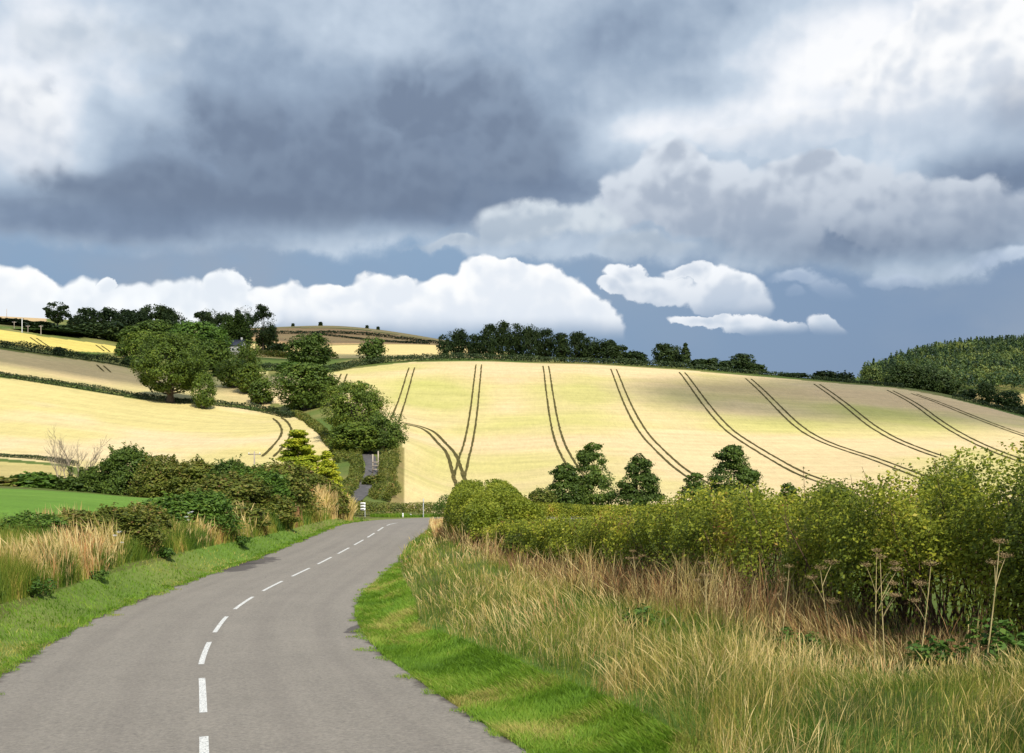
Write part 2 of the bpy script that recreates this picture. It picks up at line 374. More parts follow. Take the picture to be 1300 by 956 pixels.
def leafmat(name, stops, trans=.3, objvar=.12, nscale=.35, rough=.55):
    m, nt, g, out = mat(name)
    t = attr(nt, 'tint').outputs['Fac']
    geo = nt.nodes.new('ShaderNodeNewGeometry'); oi = nt.nodes.new('ShaderNodeObjectInfo')
    n = g.noise(geo.outputs['Position'], nscale, 3, .5)
    f = g.add(t, g.mul(g.sub(n, .5), .7)); f = g.add(f, g.mul(g.sub(oi.outputs['Random'], .5), objvar*2))
    f = g.m('MINIMUM', g.m('MAXIMUM', f, 0.0), 1.0)
    c = g.ramp(f, stops)
    b = bsdf(nt, c, rough, .25)
    tr = nt.nodes.new('ShaderNodeBsdfTranslucent'); nt.links.new(g.mix(1.0, c, c), tr.inputs[0])
    mx = nt.nodes.new('ShaderNodeMixShader'); mx.inputs[0].default_value = trans
    nt.links.new(b.outputs[0], mx.inputs[1]); nt.links.new(tr.outputs[0], mx.inputs[2]); nt.links.new(mx.outputs[0], out.inputs[0])
    return m
def plainmat(name, a, b, scale=3., rough=.8, spec=.2, bump=0.0, stretch=(1, 1, 1)):
    m, nt, g, out = mat(name)
    mp = nt.nodes.new('ShaderNodeMapping'); nt.links.new(objco(nt), mp.inputs[0]); mp.inputs['Scale'].default_value = stretch
    n = g.noise(mp.outputs[0], scale, 5, .6)
    s = bsdf(nt, g.mix(g.ss(n, .3, .7), a, b), rough, spec, n if bump else None, bump or .01)
    nt.links.new(s.outputs[0], out.inputs[0]); return m
M = {}
M['oak'] = leafmat('oak leaves', [(0, (.04, .066, .009)), (.45, (.088, .138, .016)), (.8, (.16, .215, .025)), (1, (.28, .29, .04))])
M['dark'] = leafmat('dark leaves', [(0, (.034, .062, .011)), (.5, (.075, .122, .018)), (.85, (.13, .19, .028)), (1, (.19, .24, .036))])
M['green'] = leafmat('fresh leaves', [(0, (.04, .085, .012)), (.5, (.085, .16, .02)), (.85, (.14, .23, .03)), (1, (.20, .27, .04))])
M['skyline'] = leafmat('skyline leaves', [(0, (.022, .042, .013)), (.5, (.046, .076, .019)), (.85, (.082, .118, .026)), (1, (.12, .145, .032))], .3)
M['cypress'] = leafmat('golden cypress', [(0, (.09, .14, .010)), (.35, (.22, .29, .018)), (.75, (.44, .46, .03)), (1, (.60, .56, .05))])
M['hedge'] = leafmat('hedge leaves', [(0, (.055, .075, .012)), (.25, (.13, .17, .018)), (.55, (.25, .285, .025)), (.8, (.43, .42, .04)), (.93, (.50, .40, .07)), (1, (.30, .14, .05))], .42, .1, .9)
M['clip'] = leafmat('clipped hedge leaves', [(0, (.10, .14, .014)), (.5, (.22, .26, .022)), (1, (.38, .38, .04))], .35, .1, .6)
M['scrub'] = leafmat('scrub leaves', [(0, (.04, .060, .010)), (.4, (.10, .13, .018)), (.75, (.19, .20, .03)), (.9, (.27, .22, .06)), (1, (.22, .12, .05))], .3, .15, .5)
M['conifer'] = leafmat('plantation needles', [(0, (.018, .040, .016)), (.35, (.042, .078, .022)), (.7, (.10, .14, .028)), (1, (.18, .20, .04))], .15, .1, .02)
M['farhedge'] = leafmat('far hedge leaves', [(0, (.015, .030, .010)), (.6, (.035, .060, .016)), (1, (.08, .10, .03))], .2)
M['dry'] = leafmat('dry grass', [(0, (.16, .18, .03)), (.2, (.36, .31, .07)), (.5, (.60, .45, .16)), (.85, (.76, .60, .28)), (1, (.50, .26, .10))], .35, .0, .25)
M['mixgrass'] = leafmat('rough green and straw grass', [(0, (.06, .12, .012)), (.4, (.15, .22, .022)), (.65, (.32, .31, .05)), (.9, (.55, .40, .12)), (1, (.36, .15, .06))], .35, .0, .35)
M['verge'] = leafmat('verge grass', [(0, (.09, .18, .014)), (.5, (.16, .29, .02)), (.85, (.24, .35, .035)), (1, (.42, .38, .10))], .4, .0, .6)
M['russet'] = leafmat('russet dock', [(0, (.10, .05, .025)), (.5, (.20, .095, .045)), (1, (.32, .18, .08))], .2)
M['nettle'] = leafmat('nettle leaves', [(0, (.04, .085, .015)), (.6, (.085, .165, .025)), (1, (.15, .23, .04))], .35)
M['bark'] = plainmat('bark', (.05, .038, .028), (.14, .11, .08), 6, .9, .1, .02, (1, 1, .25))
M['palebark'] = plainmat('pale bare bark', (.20, .16, .11), (.36, .30, .22), 6, .9, .1, .02, (1, 1, .25))
M['twig'] = plainmat('twigs', (.06, .038, .024), (.16, .10, .06), 8, .9, .1)
M['wood'] = plainmat('weathered wood', (.26, .21, .16), (.42, .36, .29), 5, .85, .1, .005, (1, 1, .2))
M['white'] = plainmat('white paint', (.72, .72, .70), (.82, .82, .80), 9, .5, .4)
M['wall'] = plainmat('rendered wall', (.62, .58, .50), (.76, .72, .64), 2, .9, .1)
M['slate'] = plainmat('slate roof', (.045, .05, .07), (.09, .095, .12), 3, .6, .3)
M['steel'] = plainmat('galvanised steel', (.33, .35, .36), (.46, .47, .48), 6, .45, .5)
M['black'] = plainmat('black paint', (.02, .022, .03), (.035, .04, .05), 6, .5, .4)
M['glass'] = plainmat('window glass', (.03, .04, .05), (.05, .06, .07), 2, .15, .5)
# ------------------------------------------------------------------ ground sheet with fields
def hits(L, Y0, Y1): return [hit(x, y, Y0, Y1) for x, y in L]
MAINHILL = hits([(346, 512), (345, 478), (400, 476), (447, 468), (520, 460), (620, 459), (750, 463), (880, 471), (1000, 481), (1130, 492), (1200, 504), (1260, 519), (1310, 533), (1450, 568), (1700, 600)], 250, 385)
MAINHILL += [np.array([150, 128, 0]), np.array([20, 126, 0]), np.array([-8, 127, 0])]+hits([(498, 643), (510, 634), (512, 600), (511, 565), (500, 545), (480, 522), (440, 522), (400, 512)], 118, 330)
LEFTFIELD = hits([(-400, 460), (-60, 469), (0, 479), (100, 494), (170, 506), (215, 511), (280, 515), (350, 523), (372, 529), (404, 547), (424, 572), (420, 590), (395, 603)], 150, 300)+hits([(350, 606), (200, 606), (110, 598), (85, 590), (0, 582), (-60, 579), (-400, 575)], 130, 180)
NEARSTRIP = hits([(-300, 584), (0, 586), (85, 593), (105, 612), (-300, 610)], 110, 180)
GREEN = hits([(-300, 620), (0, 620), (120, 627), (215, 634)], 75, 120)+hits([(240, 645), (0, 662), (-300, 680)], 40, 90)
STRIP2 = hits([(-300, 428), (0, 444), (60, 452), (150, 464), (178, 470), (200, 470), (340, 470), (350, 500)], 280, 345)+hits([(340, 518), (280, 511), (215, 506), (170, 501), (100, 488), (0, 474), (-300, 455)], 240, 300)
YELLOW = hits([(-300, 398), (0, 418.5), (60, 428), (148, 438), (149, 448), (60, 445), (0, 435), (-300, 418)], 310, 378)
PALE2 = [ground(a, b) for a, b in [(318, 560), (340, 566), (460, 575), (590, 575), (640, 575), (640, 430), (520, 425), (430, 425), (318, 425)]]
BROWN = [ground(a, b) for a, b in [(300, 572), (460, 584), (600, 584), (600, 690), (560, 760), (460, 790), (345, 800), (300, 800)]]
RIDGE = [ground(a, b) for a, b in [(345, 812), (460, 800), (560, 770), (600, 800), (560, 900), (420, 950), (345, 950)]]
RPALE = [ground(a, b) for a, b in [(1225, 430), (1340, 430), (1700, 440), (1700, 640), (1340, 600), (1225, 580)]]
LEFTRIDGE = [ground(a, b) for a, b in [(-200, 440), (30, 440), (60, 520), (60, 700), (-200, 700)]]
def build_ground():
    t = np.unique(np.r_[np.linspace(-1.45, -.56, 40), np.arange(-.56, .56, .0019), np.linspace(.56, 1.45, 40)])
    yy = [-50, -35, -25, -18, -12, -8, -5, -2, 0, 2]
    y = 3.0
    while y < 4200: yy.append(y); y += max(.16, y*.0062) if y < 420 else y*.014
    yy = np.array(yy); W = np.sqrt(np.maximum(yy, 0)**2+140)
    X = t[None]*W[:, None]; Y = np.repeat(yy[:, None], len(t), 1)
    Z = H(X, Y)
    near = np.clip(1-Y/140, 0, 1)
    d, _, _ = path_dist(X[yy < 120].ravel(), Y[yy < 120].ravel(), RC3[::4]); dd = np.full(X.shape, 99.); dd[yy < 120] = d.reshape(-1, len(t))
    Z = Z+near*(fbm(np.stack([X, Y], -1)*.6, 3)-.5)*.07*np.clip((dd-HW)/1.5, 0, 1)
    n = len(t); i, j = np.meshgrid(np.arange(len(yy)-1), np.arange(n-1), indexing='ij'); a = (i*n+j).ravel()
    Fc = np.stack([a, a+1, a+n+1, a+n], 1)
    base = np.zeros(X.shape+(4,), np.float32)
    n1 = fbm(np.stack([X/45, Y/45], -1), 5); n2 = fbm(np.stack([X/14, Y/20], -1), 9); n3 = fbm(np.stack([X/70, Y/30], -1), 21)
    def mixc(a, b, w): w = np.clip(w, 0, 1)[..., None]; return np.array(a)*(1-w)+np.array(b)*w
    rough = mixc((.085, .125, .025), (.25, .21, .075), (n2-.35)*2.2)
    base[..., :3] = rough; base[..., 3] = 0
    nearg = (Y < 112) & (Y > -60)
    base[nearg, :3] = mixc((.075, .115, .02), (.13, .12, .04), (n2-.3)*2)[nearg]
    def paint(poly, col, al=1.0, soft=False):
        P = np.array(poly); m = inpoly(X, Y, P); base[m, :3] = (col[m] if hasattr(col, 'shape') else np.array(col)); base[m, 3] = al
    straw = mixc((.58, .46, .25), (.52, .45, .18), (n1-.42)*5)
    # greener patches on the big hill
    px = X/np.maximum(Y, 1)*F+CX; py = HY-F*Z/np.maximum(Y, 1)
    def blob(x, y, rx, ry): return np.clip(1-np.hypot((px-x)/rx, (py-y)/ry), 0, 1)
    def plan(x, y, rx, ry, Y0=120, Y1=380):            # patch laid out on the ground around the hit point
        c = hit(x, y, Y0, Y1); s = c[1]/F
        return np.clip(1-np.hypot((X-c[0])/(rx*s), (Y-c[1])/(ry)), 0, 1)
    gm = plan(560, 500, 95, 45)*1.1+plan(720, 500, 90, 42)*.95+plan(850, 505, 90, 22)*.5+plan(1080, 520, 150, 25)*.45+plan(1180, 540, 120, 30)*.6+plan(640, 540, 200, 24)*.3+plan(1000, 540, 160, 18)*.3+plan(560, 590, 50, 24)*.35
    hill = mixc(straw[0, 0]*0+np.array((.57, .44, .235)), (.49, .425, .165), (n1-.40)*3+(n3-.5)*3)
    hill = hill*(1-np.clip(gm*(.45+n2), 0, .6)[..., None])+np.array((.36, .37, .085))*np.clip(gm*(.45+n2), 0, .6)[..., None]
    pk = plan(1020, 500, 260, 24)+plan(1200, 515, 160, 30)+plan(640, 480, 120, 16)*.5
    hill = hill*(1-np.clip(pk, 0, .6)[..., None])+np.array((.52, .37, .21))*np.clip(pk, 0, .6)[..., None]
    paint(RIDGE, mixc((.34, .26, .12), (.40, .32, .13), n1)); paint(BROWN, mixc((.36, .23, .11), (.42, .30, .13), (n3-.3)*2)); paint(PALE2, mixc((.56, .42, .18), (.6, .48, .2), n1))
    paint(RPALE, (.45, .34, .14)); paint(LEFTRIDGE, (.46, .33, .17)); paint(YELLOW, mixc((.50, .40, .11), (.58, .47, .12), n2)); paint(STRIP2, mixc((.50, .38, .19), (.42, .38, .15), (n1-.4)*4))
    paint(MAINHILL, hill); paint(LEFTFIELD, mixc((.57, .45, .25), (.52, .435, .18), (n3-.42)*6+(n2-.5)*1.5)); paint(NEARSTRIP, mixc((.40, .34, .12), (.46, .36, .15), n2), .6); paint(GREEN, mixc((.10, .20, .025), (.14, .24, .035), n2), 0)
    lb = [ground(a_, b_)[:2] for a_, b_ in [(489, 108), (512, 110), (514, 150), (514, 200), (498, 200), (496, 150)]]; m = inpoly(X, Y, np.array(lb)); base[m, :3] = mixc((.26, .20, .08), (.16, .16, .04), (n2-.3)*2)[m]
    # bare soil close to the tarmac edges
    m = (dd > HW-.6) & (dd < HW+.18+.25*n2); base[m, :3] = (.10, .075, .05)
    m = (dd > HW+.1) & (dd < HW+1.9); base[m, :3] = mixc((.11, .18, .03), (.20, .19, .06), (n2-.45)*3)[m]
    base[dd < HW-.6, :3] = (.05, .045, .04)
    m, nt, g, out = mat('ground')
    c = attr(nt, 'col'); geo = nt.nodes.new('ShaderNodeNewGeometry'); P = geo.outputs['Position']
    mp = nt.nodes.new('ShaderNodeMapping'); nt.links.new(P, mp.inputs[0]); mp.inputs['Rotation'].default_value = (0, 0, .12); mp.inputs['Scale'].default_value = (1, .12, .1)
    s1 = g.noise(mp.outputs[0], 1.6, 4, .6); mq = nt.nodes.new('ShaderNodeMapping'); nt.links.new(P, mq.inputs[0]); mq.inputs['Scale'].default_value = (.035, .30, .05); s4 = g.noise(mq.outputs[0], 1.0, 5, .6); s2 = g.noise(P, .35, 5, .6); s3 = g.noise(P, 3.5, 4, .65)
    k = g.add(g.mul(g.sub(s1, .5), .28), g.add(g.mul(g.sub(s2, .5), .34), g.mul(g.sub(s3, .5), .75)))
    k = g.add(g.add(k, g.mul(g.sub(s4, .5), .48)), 1.0)
    vm = nt.nodes.new('ShaderNodeVectorMath'); vm.operation = 'SCALE'; nt.links.new(c.outputs['Color'], vm.inputs[0]); nt.links.new(k, vm.inputs['Scale'])
    b = bsdf(nt, vm.outputs[0], .9, .1, g.add(s1, s3), .12, .5); nt.links.new(b.outputs[0], out.inputs[0])
    me = new_mesh('ground', np.stack([X, Y, Z], -1).reshape(-1, 3), Fc, [m], {'col': base.reshape(-1, 4)}, True)
    tag(link('ground', me), kind='structure')
build_ground()
# ------------------------------------------------------------------ ribbons: road, lane, markings, wheel tracks
def ribbon(name, path, offs, zoff, m, closed_uv=True, kind='structure', edge_noise=0.0, zfun=None, seed=0, crown=0.0):
    P = np.asarray(path, float); T = np.gradient(P[:, :2], axis=0); T /= np.linalg.norm(T, axis=1)[:, None]
    N = np.stack([T[:, 1], -T[:, 0]], 1); s = np.r_[0, np.cumsum(np.hypot(*np.diff(P[:, :2], axis=0).T))]
    V = []; U = []
    for q, o in enumerate(offs):
        oo = o+(edge_noise*(fbm(np.stack([s*.9+99*q, s*0], -1), seed+q, 4)-.5)*2 if q in (0, len(offs)-1) else 0)
        xy = P[:, :2]+N*(np.ones(len(P))*oo)[:, None]
        z = P[:, 2] if zfun is None else zfun(xy[:, 0], xy[:, 1])
        V.append(np.c_[xy, z+zoff-crown*(o/offs[-1])**2]); U.append(np.c_[np.ones(len(P))*o, s])
    V = np.stack(V, 1); n = len(offs); U = np.stack(U, 1)
    i, j = np.meshgrid(np.arange(len(P)-1), np.arange(n-1), indexing='ij'); a = (i*n+j).ravel()
    Fc = np.stack([a, a+1, a+n+1, a+n], 1)[:, ::-1]
    me = new_mesh(name, V.reshape(-1, 3), Fc, [m], {'across': U[..., 0].ravel(), 'along': U[..., 1].ravel()}, True)
    return me
def asphalt():
    m, nt, g, out = mat('asphalt'); geo = nt.nodes.new('ShaderNodeNewGeometry'); P = geo.outputs['Position']
    ac = attr(nt, 'across').outputs['Fac']; al = attr(nt, 'along').outputs['Fac']
    f = g.noise(P, 14, 5, .85); c = g.noise(P, .5, 4, .55); mid = g.noise(P, 5, 4, .6)
    uv = g.xyz(g.mul(ac, 1.4), g.mul(al, .05), 0.0); streak = g.noise(uv, 1.5, 4, .6)
    v = g.add(g.mul(g.sub(f, .5), 2.6), g.add(g.mul(g.sub(c, .5), .35), g.add(g.mul(g.sub(streak, .5), .45), g.mul(g.sub(mid, .5), .30))))
    base = g.mix(g.m('MAXIMUM', g.m('MINIMUM', g.add(v, .5), 1.0), 0.0), (.134, .119, .098), (.292, .258, .210))
    trk = g.mul(g.ss(g.m('ABSOLUTE', g.sub(g.m('ABSOLUTE', g.sub(g.m('ABSOLUTE', ac), 2.05)), .82)), .0, .42, 1.0, 0.0), g.add(.25, streak))
    base = g.mix(g.mul(trk, .16), base, (.10, .082, .072))
    # dirt and crumbling along both edges
    e = g.ss(g.add(g.m('ABSOLUTE', ac), g.mul(g.sub(g.noise(P, 1.6, 5, .65), .5), 1.1)), HW-.25, HW+.02)
    base = g.mix(g.mul(e, .75), base, (.055, .043, .033))
    w = nt.nodes.new('ShaderNodeTexVoronoi'); w.feature = 'DISTANCE_TO_EDGE'; w.inputs['Scale'].default_value = .22
    nv = nt.nodes.new('ShaderNodeVectorMath'); nv.operation = 'ADD'; nt.links.new(P, nv.inputs[0])
    dn = nt.nodes.new('ShaderNodeTexNoise'); dn.inputs['Scale'].default_value = .9; dn.inputs['Detail'].default_value = 5; nt.links.new(P, dn.inputs[0]); nt.links.new(dn.outputs['Color'], nv.inputs[1]); nt.links.new(nv.outputs[0], w.inputs['Vector'])
    crack = g.mul(g.ss(w.outputs['Distance'], .0, .008, 1.0, 0.0), g.ss(c, .56, .66))
    base = g.mix(g.mul(crack, .35), base, (.03, .027, .025))
    # damp patches with their own ragged shape
    sp = nt.nodes.new('ShaderNodeSeparateXYZ'); nt.links.new(P, sp.inputs[0]); wob = g.mul(g.sub(g.noise(P, .8, 5, .6), .5), 2.2)
    for (u0, v0, rx, ry) in ((318, 713, 1.3, 3.0), (300, 722, .9, 2.6), (335, 703, .5, 4.0), (455, 798, .28, 1.6)):
        q = hit(u0, v0, 20, 90); ddx = g.mul(g.sub(sp.outputs[0], float(q[0])), 1/rx); ddy = g.mul(g.sub(sp.outputs[1], float(q[1])), 1/ry)
        e2 = g.sub(1.0, g.add(g.m('SQRT', g.add(g.mul(ddx, ddx), g.mul(ddy, ddy))), wob)); base = g.mix(g.mul(g.ss(e2, -.05, .15), .72), base, (.045, .036, .034))
    b = bsdf(nt, base, .82, .3, f, .006); nt.links.new(b.outputs[0], out.inputs[0]); return m
M['asphalt'] = asphalt()
tag(link('road', ribbon('road', RC3, [-HW, -2.7, -1.35, 0, 1.35, 2.7, HW], 0.0, M['asphalt'], edge_noise=.22, crown=.05)), kind='structure')
tag(link('lane', ribbon('lane', LANE, [-LANE_HW, 0, LANE_HW], 0.0, plainmat('lane tarmac darkened for shade', (.07, .066, .064), (.12, .11, .105), 1.2, .85, .2), edge_noise=.3, seed=5)), kind='structure')  # the shading by the trees is put into the dark tarmac colour
def paintmat():
    m, nt, g, out = mat('road paint'); geo = nt.nodes.new('ShaderNodeNewGeometry'); P = geo.outputs['Position']
    n = g.noise(P, 30, 4, .7); c = g.mix(g.ss(n, .50, .38), (.66, .65, .60), (.20, .19, .18))
    b = bsdf(nt, c, .6, .3); nt.links.new(b.outputs[0], out.inputs[0]); return m
def marks():
    s = np.r_[0, np.cumsum(np.hypot(*np.diff(RC3[:, :2], axis=0).T))]
    s0 = np.interp(22.3, RC3[:, 1], s); V = []; Fc = []
    starts = list(s0+6*np.arange(-8, 11)-.1)
    for a in starts:
        t = np.linspace(a, a+3.95, 9); p = np.stack([np.interp(t, s, RC3[:, k]) for k in range(3)], 1)
        if p[-1, 1] > 86: continue
        T = np.gradient(p[:, :2], axis=0); T /= np.linalg.norm(T, axis=1)[:, None]; N = np.stack([T[:, 1], -T[:, 0]], 1)
        b = len(V)
        for q in range(9):
            for w in (-.062, .062): V.append((*(p[q, :2]+N[q]*w), p[q, 2]+.005))
        for q in range(8): k = b+2*q; Fc.append((k, k+1, k+3, k+2))
    me = new_mesh('road_marking', V, Fc, [paintmat()])
    tag(link('road_marking', me), kind='structure')
marks()
M['rut'] = plainmat('bare wheel track in the crop', (.050, .048, .014), (.12, .095, .035), .9, .95, .05)
def tram(pts, Y0, Y1, w=.23, half=.98):
    P = np.array([hit(x, y, Y0, Y1) for x, y in pts]); P = smooth_path(P, 2.0)
    for sgn in (-1, 1):
        T = np.gradient(P[:, :2], axis=0); T /= np.linalg.norm(T, axis=1)[:, None]; N = np.stack([T[:, 1], -T[:, 0]], 1)
        Q = P.copy(); Q[:, :2] += N*half*sgn
        me = ribbon('wheel_track', Q, [-w, 0, w], .14, M['rut'], zfun=lambda x, y: H(x, y), edge_noise=.16, seed=int(pts[0][0]) % 90)
        tag(link('wheel_track', me), kind='structure')
for p in [[(523, 467), (513, 500), (506, 520), (501, 536)],
          [(608, 463), (606, 480), (601, 527), (595, 560), (588, 587), (583, 606)],
          [(693, 465), (700, 515), (709, 559), (722, 585), (735, 605), (745, 622)],
          [(779, 469), (796, 512), (816, 549), (840, 574), (863, 595), (884, 609), (910, 622)],
          [(866, 473), (897, 515), (924, 546), (955, 566), (985, 584), (1020, 603), (1055, 615), (1100, 630)],
          [(950, 481), (975, 503), (1008, 538), (1040, 559), (1090, 576), (1115, 584), (1165, 603), (1200, 618)],
          [(1037, 488), (1068, 509), (1098, 535), (1128, 554), (1158, 567), (1200, 582)],
          [(1130, 496), (1164, 513), (1194, 537), (1233, 559), (1272, 576), (1320, 592)],
          [(1160, 500), (1195, 512), (1240, 531), (1302, 553), (1360, 570)],
          [(437, 475), (431, 490)]]: tram(p, 122, 384)
tram([(512, 538), (531, 541), (550, 549), (568, 569), (579, 593), (588, 618), (595, 637)], 122, 300, .36)
tram([(352, 531), (362, 540), (365, 551), (356, 563), (340, 580)], 140, 300, .22)
tram([(127, 464), (137, 473)], 270, 340); tram([(125, 438.5), (137, 447)], 320, 380); tram([(42, 429), (61, 442)], 320, 380)
# ------------------------------------------------------------------ vegetation builders
def unit(v): return v/np.maximum(np.linalg.norm(v, axis=-1, keepdims=True), 1e-9)
def leaves(P, Nn, S, r, jitter=.75, tint=None, aspect=.62):
    """diamond leaves: centres P, mean normals Nn, sizes S -> verts, quads, tint"""
    n = len(P); N = unit(Nn+r.normal(size=(n, 3))*jitter)
    a = unit(np.cross(N, r.normal(size=(n, 3)))); b = np.cross(N, a); S = np.asarray(S)[:, None]
    V = np.stack([P-a*S*.5, P+b*S*.5*aspect+N*S*.06, P+a*S*.5, P-b*S*.5*aspect+N*S*.06], 1).reshape(-1, 3)
    Fc = np.arange(4*n).reshape(n, 4)
    t = r.beta(2.2, 2.2, n) if tint is None else tint
    return V, Fc, np.repeat(t, 4)
def sphere_dirs(n, r): return unit(r.normal(size=(n, 3)))
def tube(path, rad, k=7):
    P = np.asarray(path, float); rad = np.asarray(rad, float); T = unit(np.gradient(P, axis=0))
    up = np.where(np.abs(T[:, 2:3]) > .9, [[1., 0, 0]], [[0., 0, 1]]); A = unit(np.cross(T, up)); B = np.cross(T, A)
    th = np.linspace(0, 2*np.pi, k, endpoint=False)
    V = P[:, None]+rad[:, None, None]*(np.cos(th)[None, :, None]*A[:, None]+np.sin(th)[None, :, None]*B[:, None])
    n = len(P); i, j = np.meshgrid(np.arange(n-1), np.arange(k), indexing='ij')
    Fc = np.stack([i*k+j, i*k+(j+1) % k, (i+1)*k+(j+1) % k, (i+1)*k+j], -1).reshape(-1, 4)
    return V.reshape(-1, 3), Fc
def join(parts):
    V = []; Fc = []; T = []; o = 0
    for p in parts:
        V.append(p[0]); Fc.append(p[1]+o); o += len(p[0]); T.append(p[2] if len(p) > 2 else np.full(len(p[0]), .5))
    return np.concatenate(V), np.concatenate(Fc), np.concatenate(T)
def limb_tree(r, H, trunk_h, rad, tips, k=7, base_flare=1.5):
    """one continuous-looking woody frame: tapered trunk plus a limb to each lobe centre"""
    parts = []; top = np.array([r.normal()*.02*H, r.normal()*.02*H, max(trunk_h, .62*H)])
    zs = np.linspace(0, 1, 9); path = np.stack([top[0]*zs+np.sin(zs*5)*.008*H, top[1]*zs, top[2]*zs], 1)
    rr = rad*(1-.72*zs); rr[0] *= base_flare; rr[1] *= 1+.3*(base_flare-1)
    parts.append(tube(path, rr, k))
    for tp in tips:
        h = min(max(trunk_h*.7+.25*(tp[2]-trunk_h), .5*trunk_h), top[2]*.95); f = h/top[2]
        s = np.array([np.interp(f, zs, path[:, 0]), np.interp(f, zs, path[:, 1]), h])
        q = np.linspace(0, 1, 5)[:, None]; mid = s*(1-q)+tp*q; mid[:, 2] -= (np.sin(q[:, 0]*np.pi))*.06*H*(.5 if tp[2] > h else -.3); mid += r.normal(size=mid.shape)*.008*H*(q > 0)
        parts.append(tube(mid, np.interp(f, zs, rr)*.5*(1-.8*q[:, 0]), 5))
    V, Fc, _ = join(parts); return V, Fc
def crown_lobes(kind, r):
    """unit height tree: lobe centres (x,y,z) and radii (rx, rz), trunk height"""
    L = []
    if kind == 'oak':
        th = .16
        for i in range(46):
            a = r.uniform(0, 2*np.pi); z = r.uniform(.2, .90); e = math.sqrt(max(0, 1-((z-.50)/.45)**2))
            q = .40*e*r.uniform(.50, 1.0); L.append((q*math.cos(a), q*math.sin(a), z, r.uniform(.10, .16), .75))
    elif kind == 'round':
        th = .12
        for i in range(34):
            a = r.uniform(0, 2*np.pi); z = r.uniform(.10, .84); e = math.sqrt(max(0, 1-((z-.46)/.47)**2))
            q = .33*e*r.uniform(.35, 1.0); L.append((q*math.cos(a), q*math.sin(a), z, r.uniform(.13, .19), .85))
    elif kind == 'open':
        th = .3
        for i in range(30):
            a = r.uniform(0, 2*np.pi); z = r.uniform(.22, .90); e = math.sqrt(max(0, 1-((z-.62)/.36)**2))
            q = .42*e*r.uniform(.4, 1.0); L.append((q*math.cos(a), q*math.sin(a), z, r.uniform(.09, .14), .7))
    elif kind == 'tall':
        th = .12
        for i in range(34):
            a = r.uniform(0, 2*np.pi); z = r.uniform(.12, .92); e = math.sqrt(max(0, 1-((z-.48)/.50)**2))
            q = .21*e*r.uniform(.3, 1.0); L.append((q*math.cos(a), q*math.sin(a), z, r.uniform(.10, .145), 1.0))
    elif kind == 'tier':                     # tapering crown in ragged layers, like the young trees behind the hedge
        th = .06
        for i in range(84):
            z = r.uniform(.06, .95); a = r.uniform(0, 2*np.pi); e = min(1, (1.06-z)*1.55)**.65*(.84+.16*math.sin(z*24))
            q = .36*e*r.uniform(.3, 1.0)**.8; L.append((q*math.cos(a), q*math.sin(a), z, r.uniform(.085, .14)*(.6+.4*e), .5))
    elif kind == 'pine':
        th = .35
        for i in range(24):
            a = r.uniform(0, 2*np.pi); z = r.uniform(.20, .93); q = .26*r.uniform(.2, 1.0)*(1-.45*abs(z-.55)/.35)
            L.append((q*math.cos(a), q*math.sin(a), z, r.uniform(.09, .14), .6))
    elif kind == 'cone':
        th = .05
        for i in range(90):
            z = r.uniform(.04, .97); a = r.uniform(0, 2*np.pi); q = .30*(1-z)**.9*r.uniform(.6, 1.05)
            L.append((q*math.cos(a), q*math.sin(a), z, .05+.085*(1-z), .45))
    elif kind == 'bush':
        th = .02
        for i in range(40):
            a = r.uniform(0, 2*np.pi); z = r.uniform(.04, .82); e = math.sqrt(max(0, 1-(z/.97)**2))
            q = .46*e*r.uniform(.3, 1.0)**.7; L.append((q*math.cos(a), q*math.sin(a), z, r.uniform(.13, .21), .8))
    return np.array(L), th
_tc = {}
def profile(kind, z, th):
    """crown radius at height z (unit tree)"""
    z = np.asarray(z, float)
    if kind == 'oak': return .45*np.sqrt(np.clip(1-((z-.56)/.42)**2, 0, 1))**.85
    if kind == 'round': return .41*np.sqrt(np.clip(1-((z-.47)/.49)**2, 0, 1))**.9
    if kind == 'open': return .36*np.sqrt(np.clip(1-((z-.58)/.40)**2, 0, 1))
    if kind == 'tall': return .25*np.sqrt(np.clip(1-((z-.48)/.51)**2, 0, 1))**.8
    if kind == 'pine': return .24*np.sqrt(np.clip(1-((z-.58)/.40)**2, 0, 1))
    if kind == 'tier': return .36*np.clip((1.0-z)*1.75, 0, 1)**.62*(.90+.10*np.sin(z*25))*np.clip(.75+z*2, 0, 1)
    if kind == 'bush': return .48*np.sqrt(np.clip(1-(z/.95)**2, 0, 1))
    return .30*np.clip(1-z, 0, 1)
SHELL = {'oak': .55, 'round': .6, 'open': .35, 'tall': .6, 'pine': .3, 'tier': .62, 'bush': .55, 'cone': .0}
ZR = {'oak': (.15, .97), 'round': (.02, .95), 'open': (.2, .97), 'tall': (.02, .98), 'pine': (.2, .97), 'tier': (.0, .99), 'bush': (.0, .94), 'cone': (0, 1)}
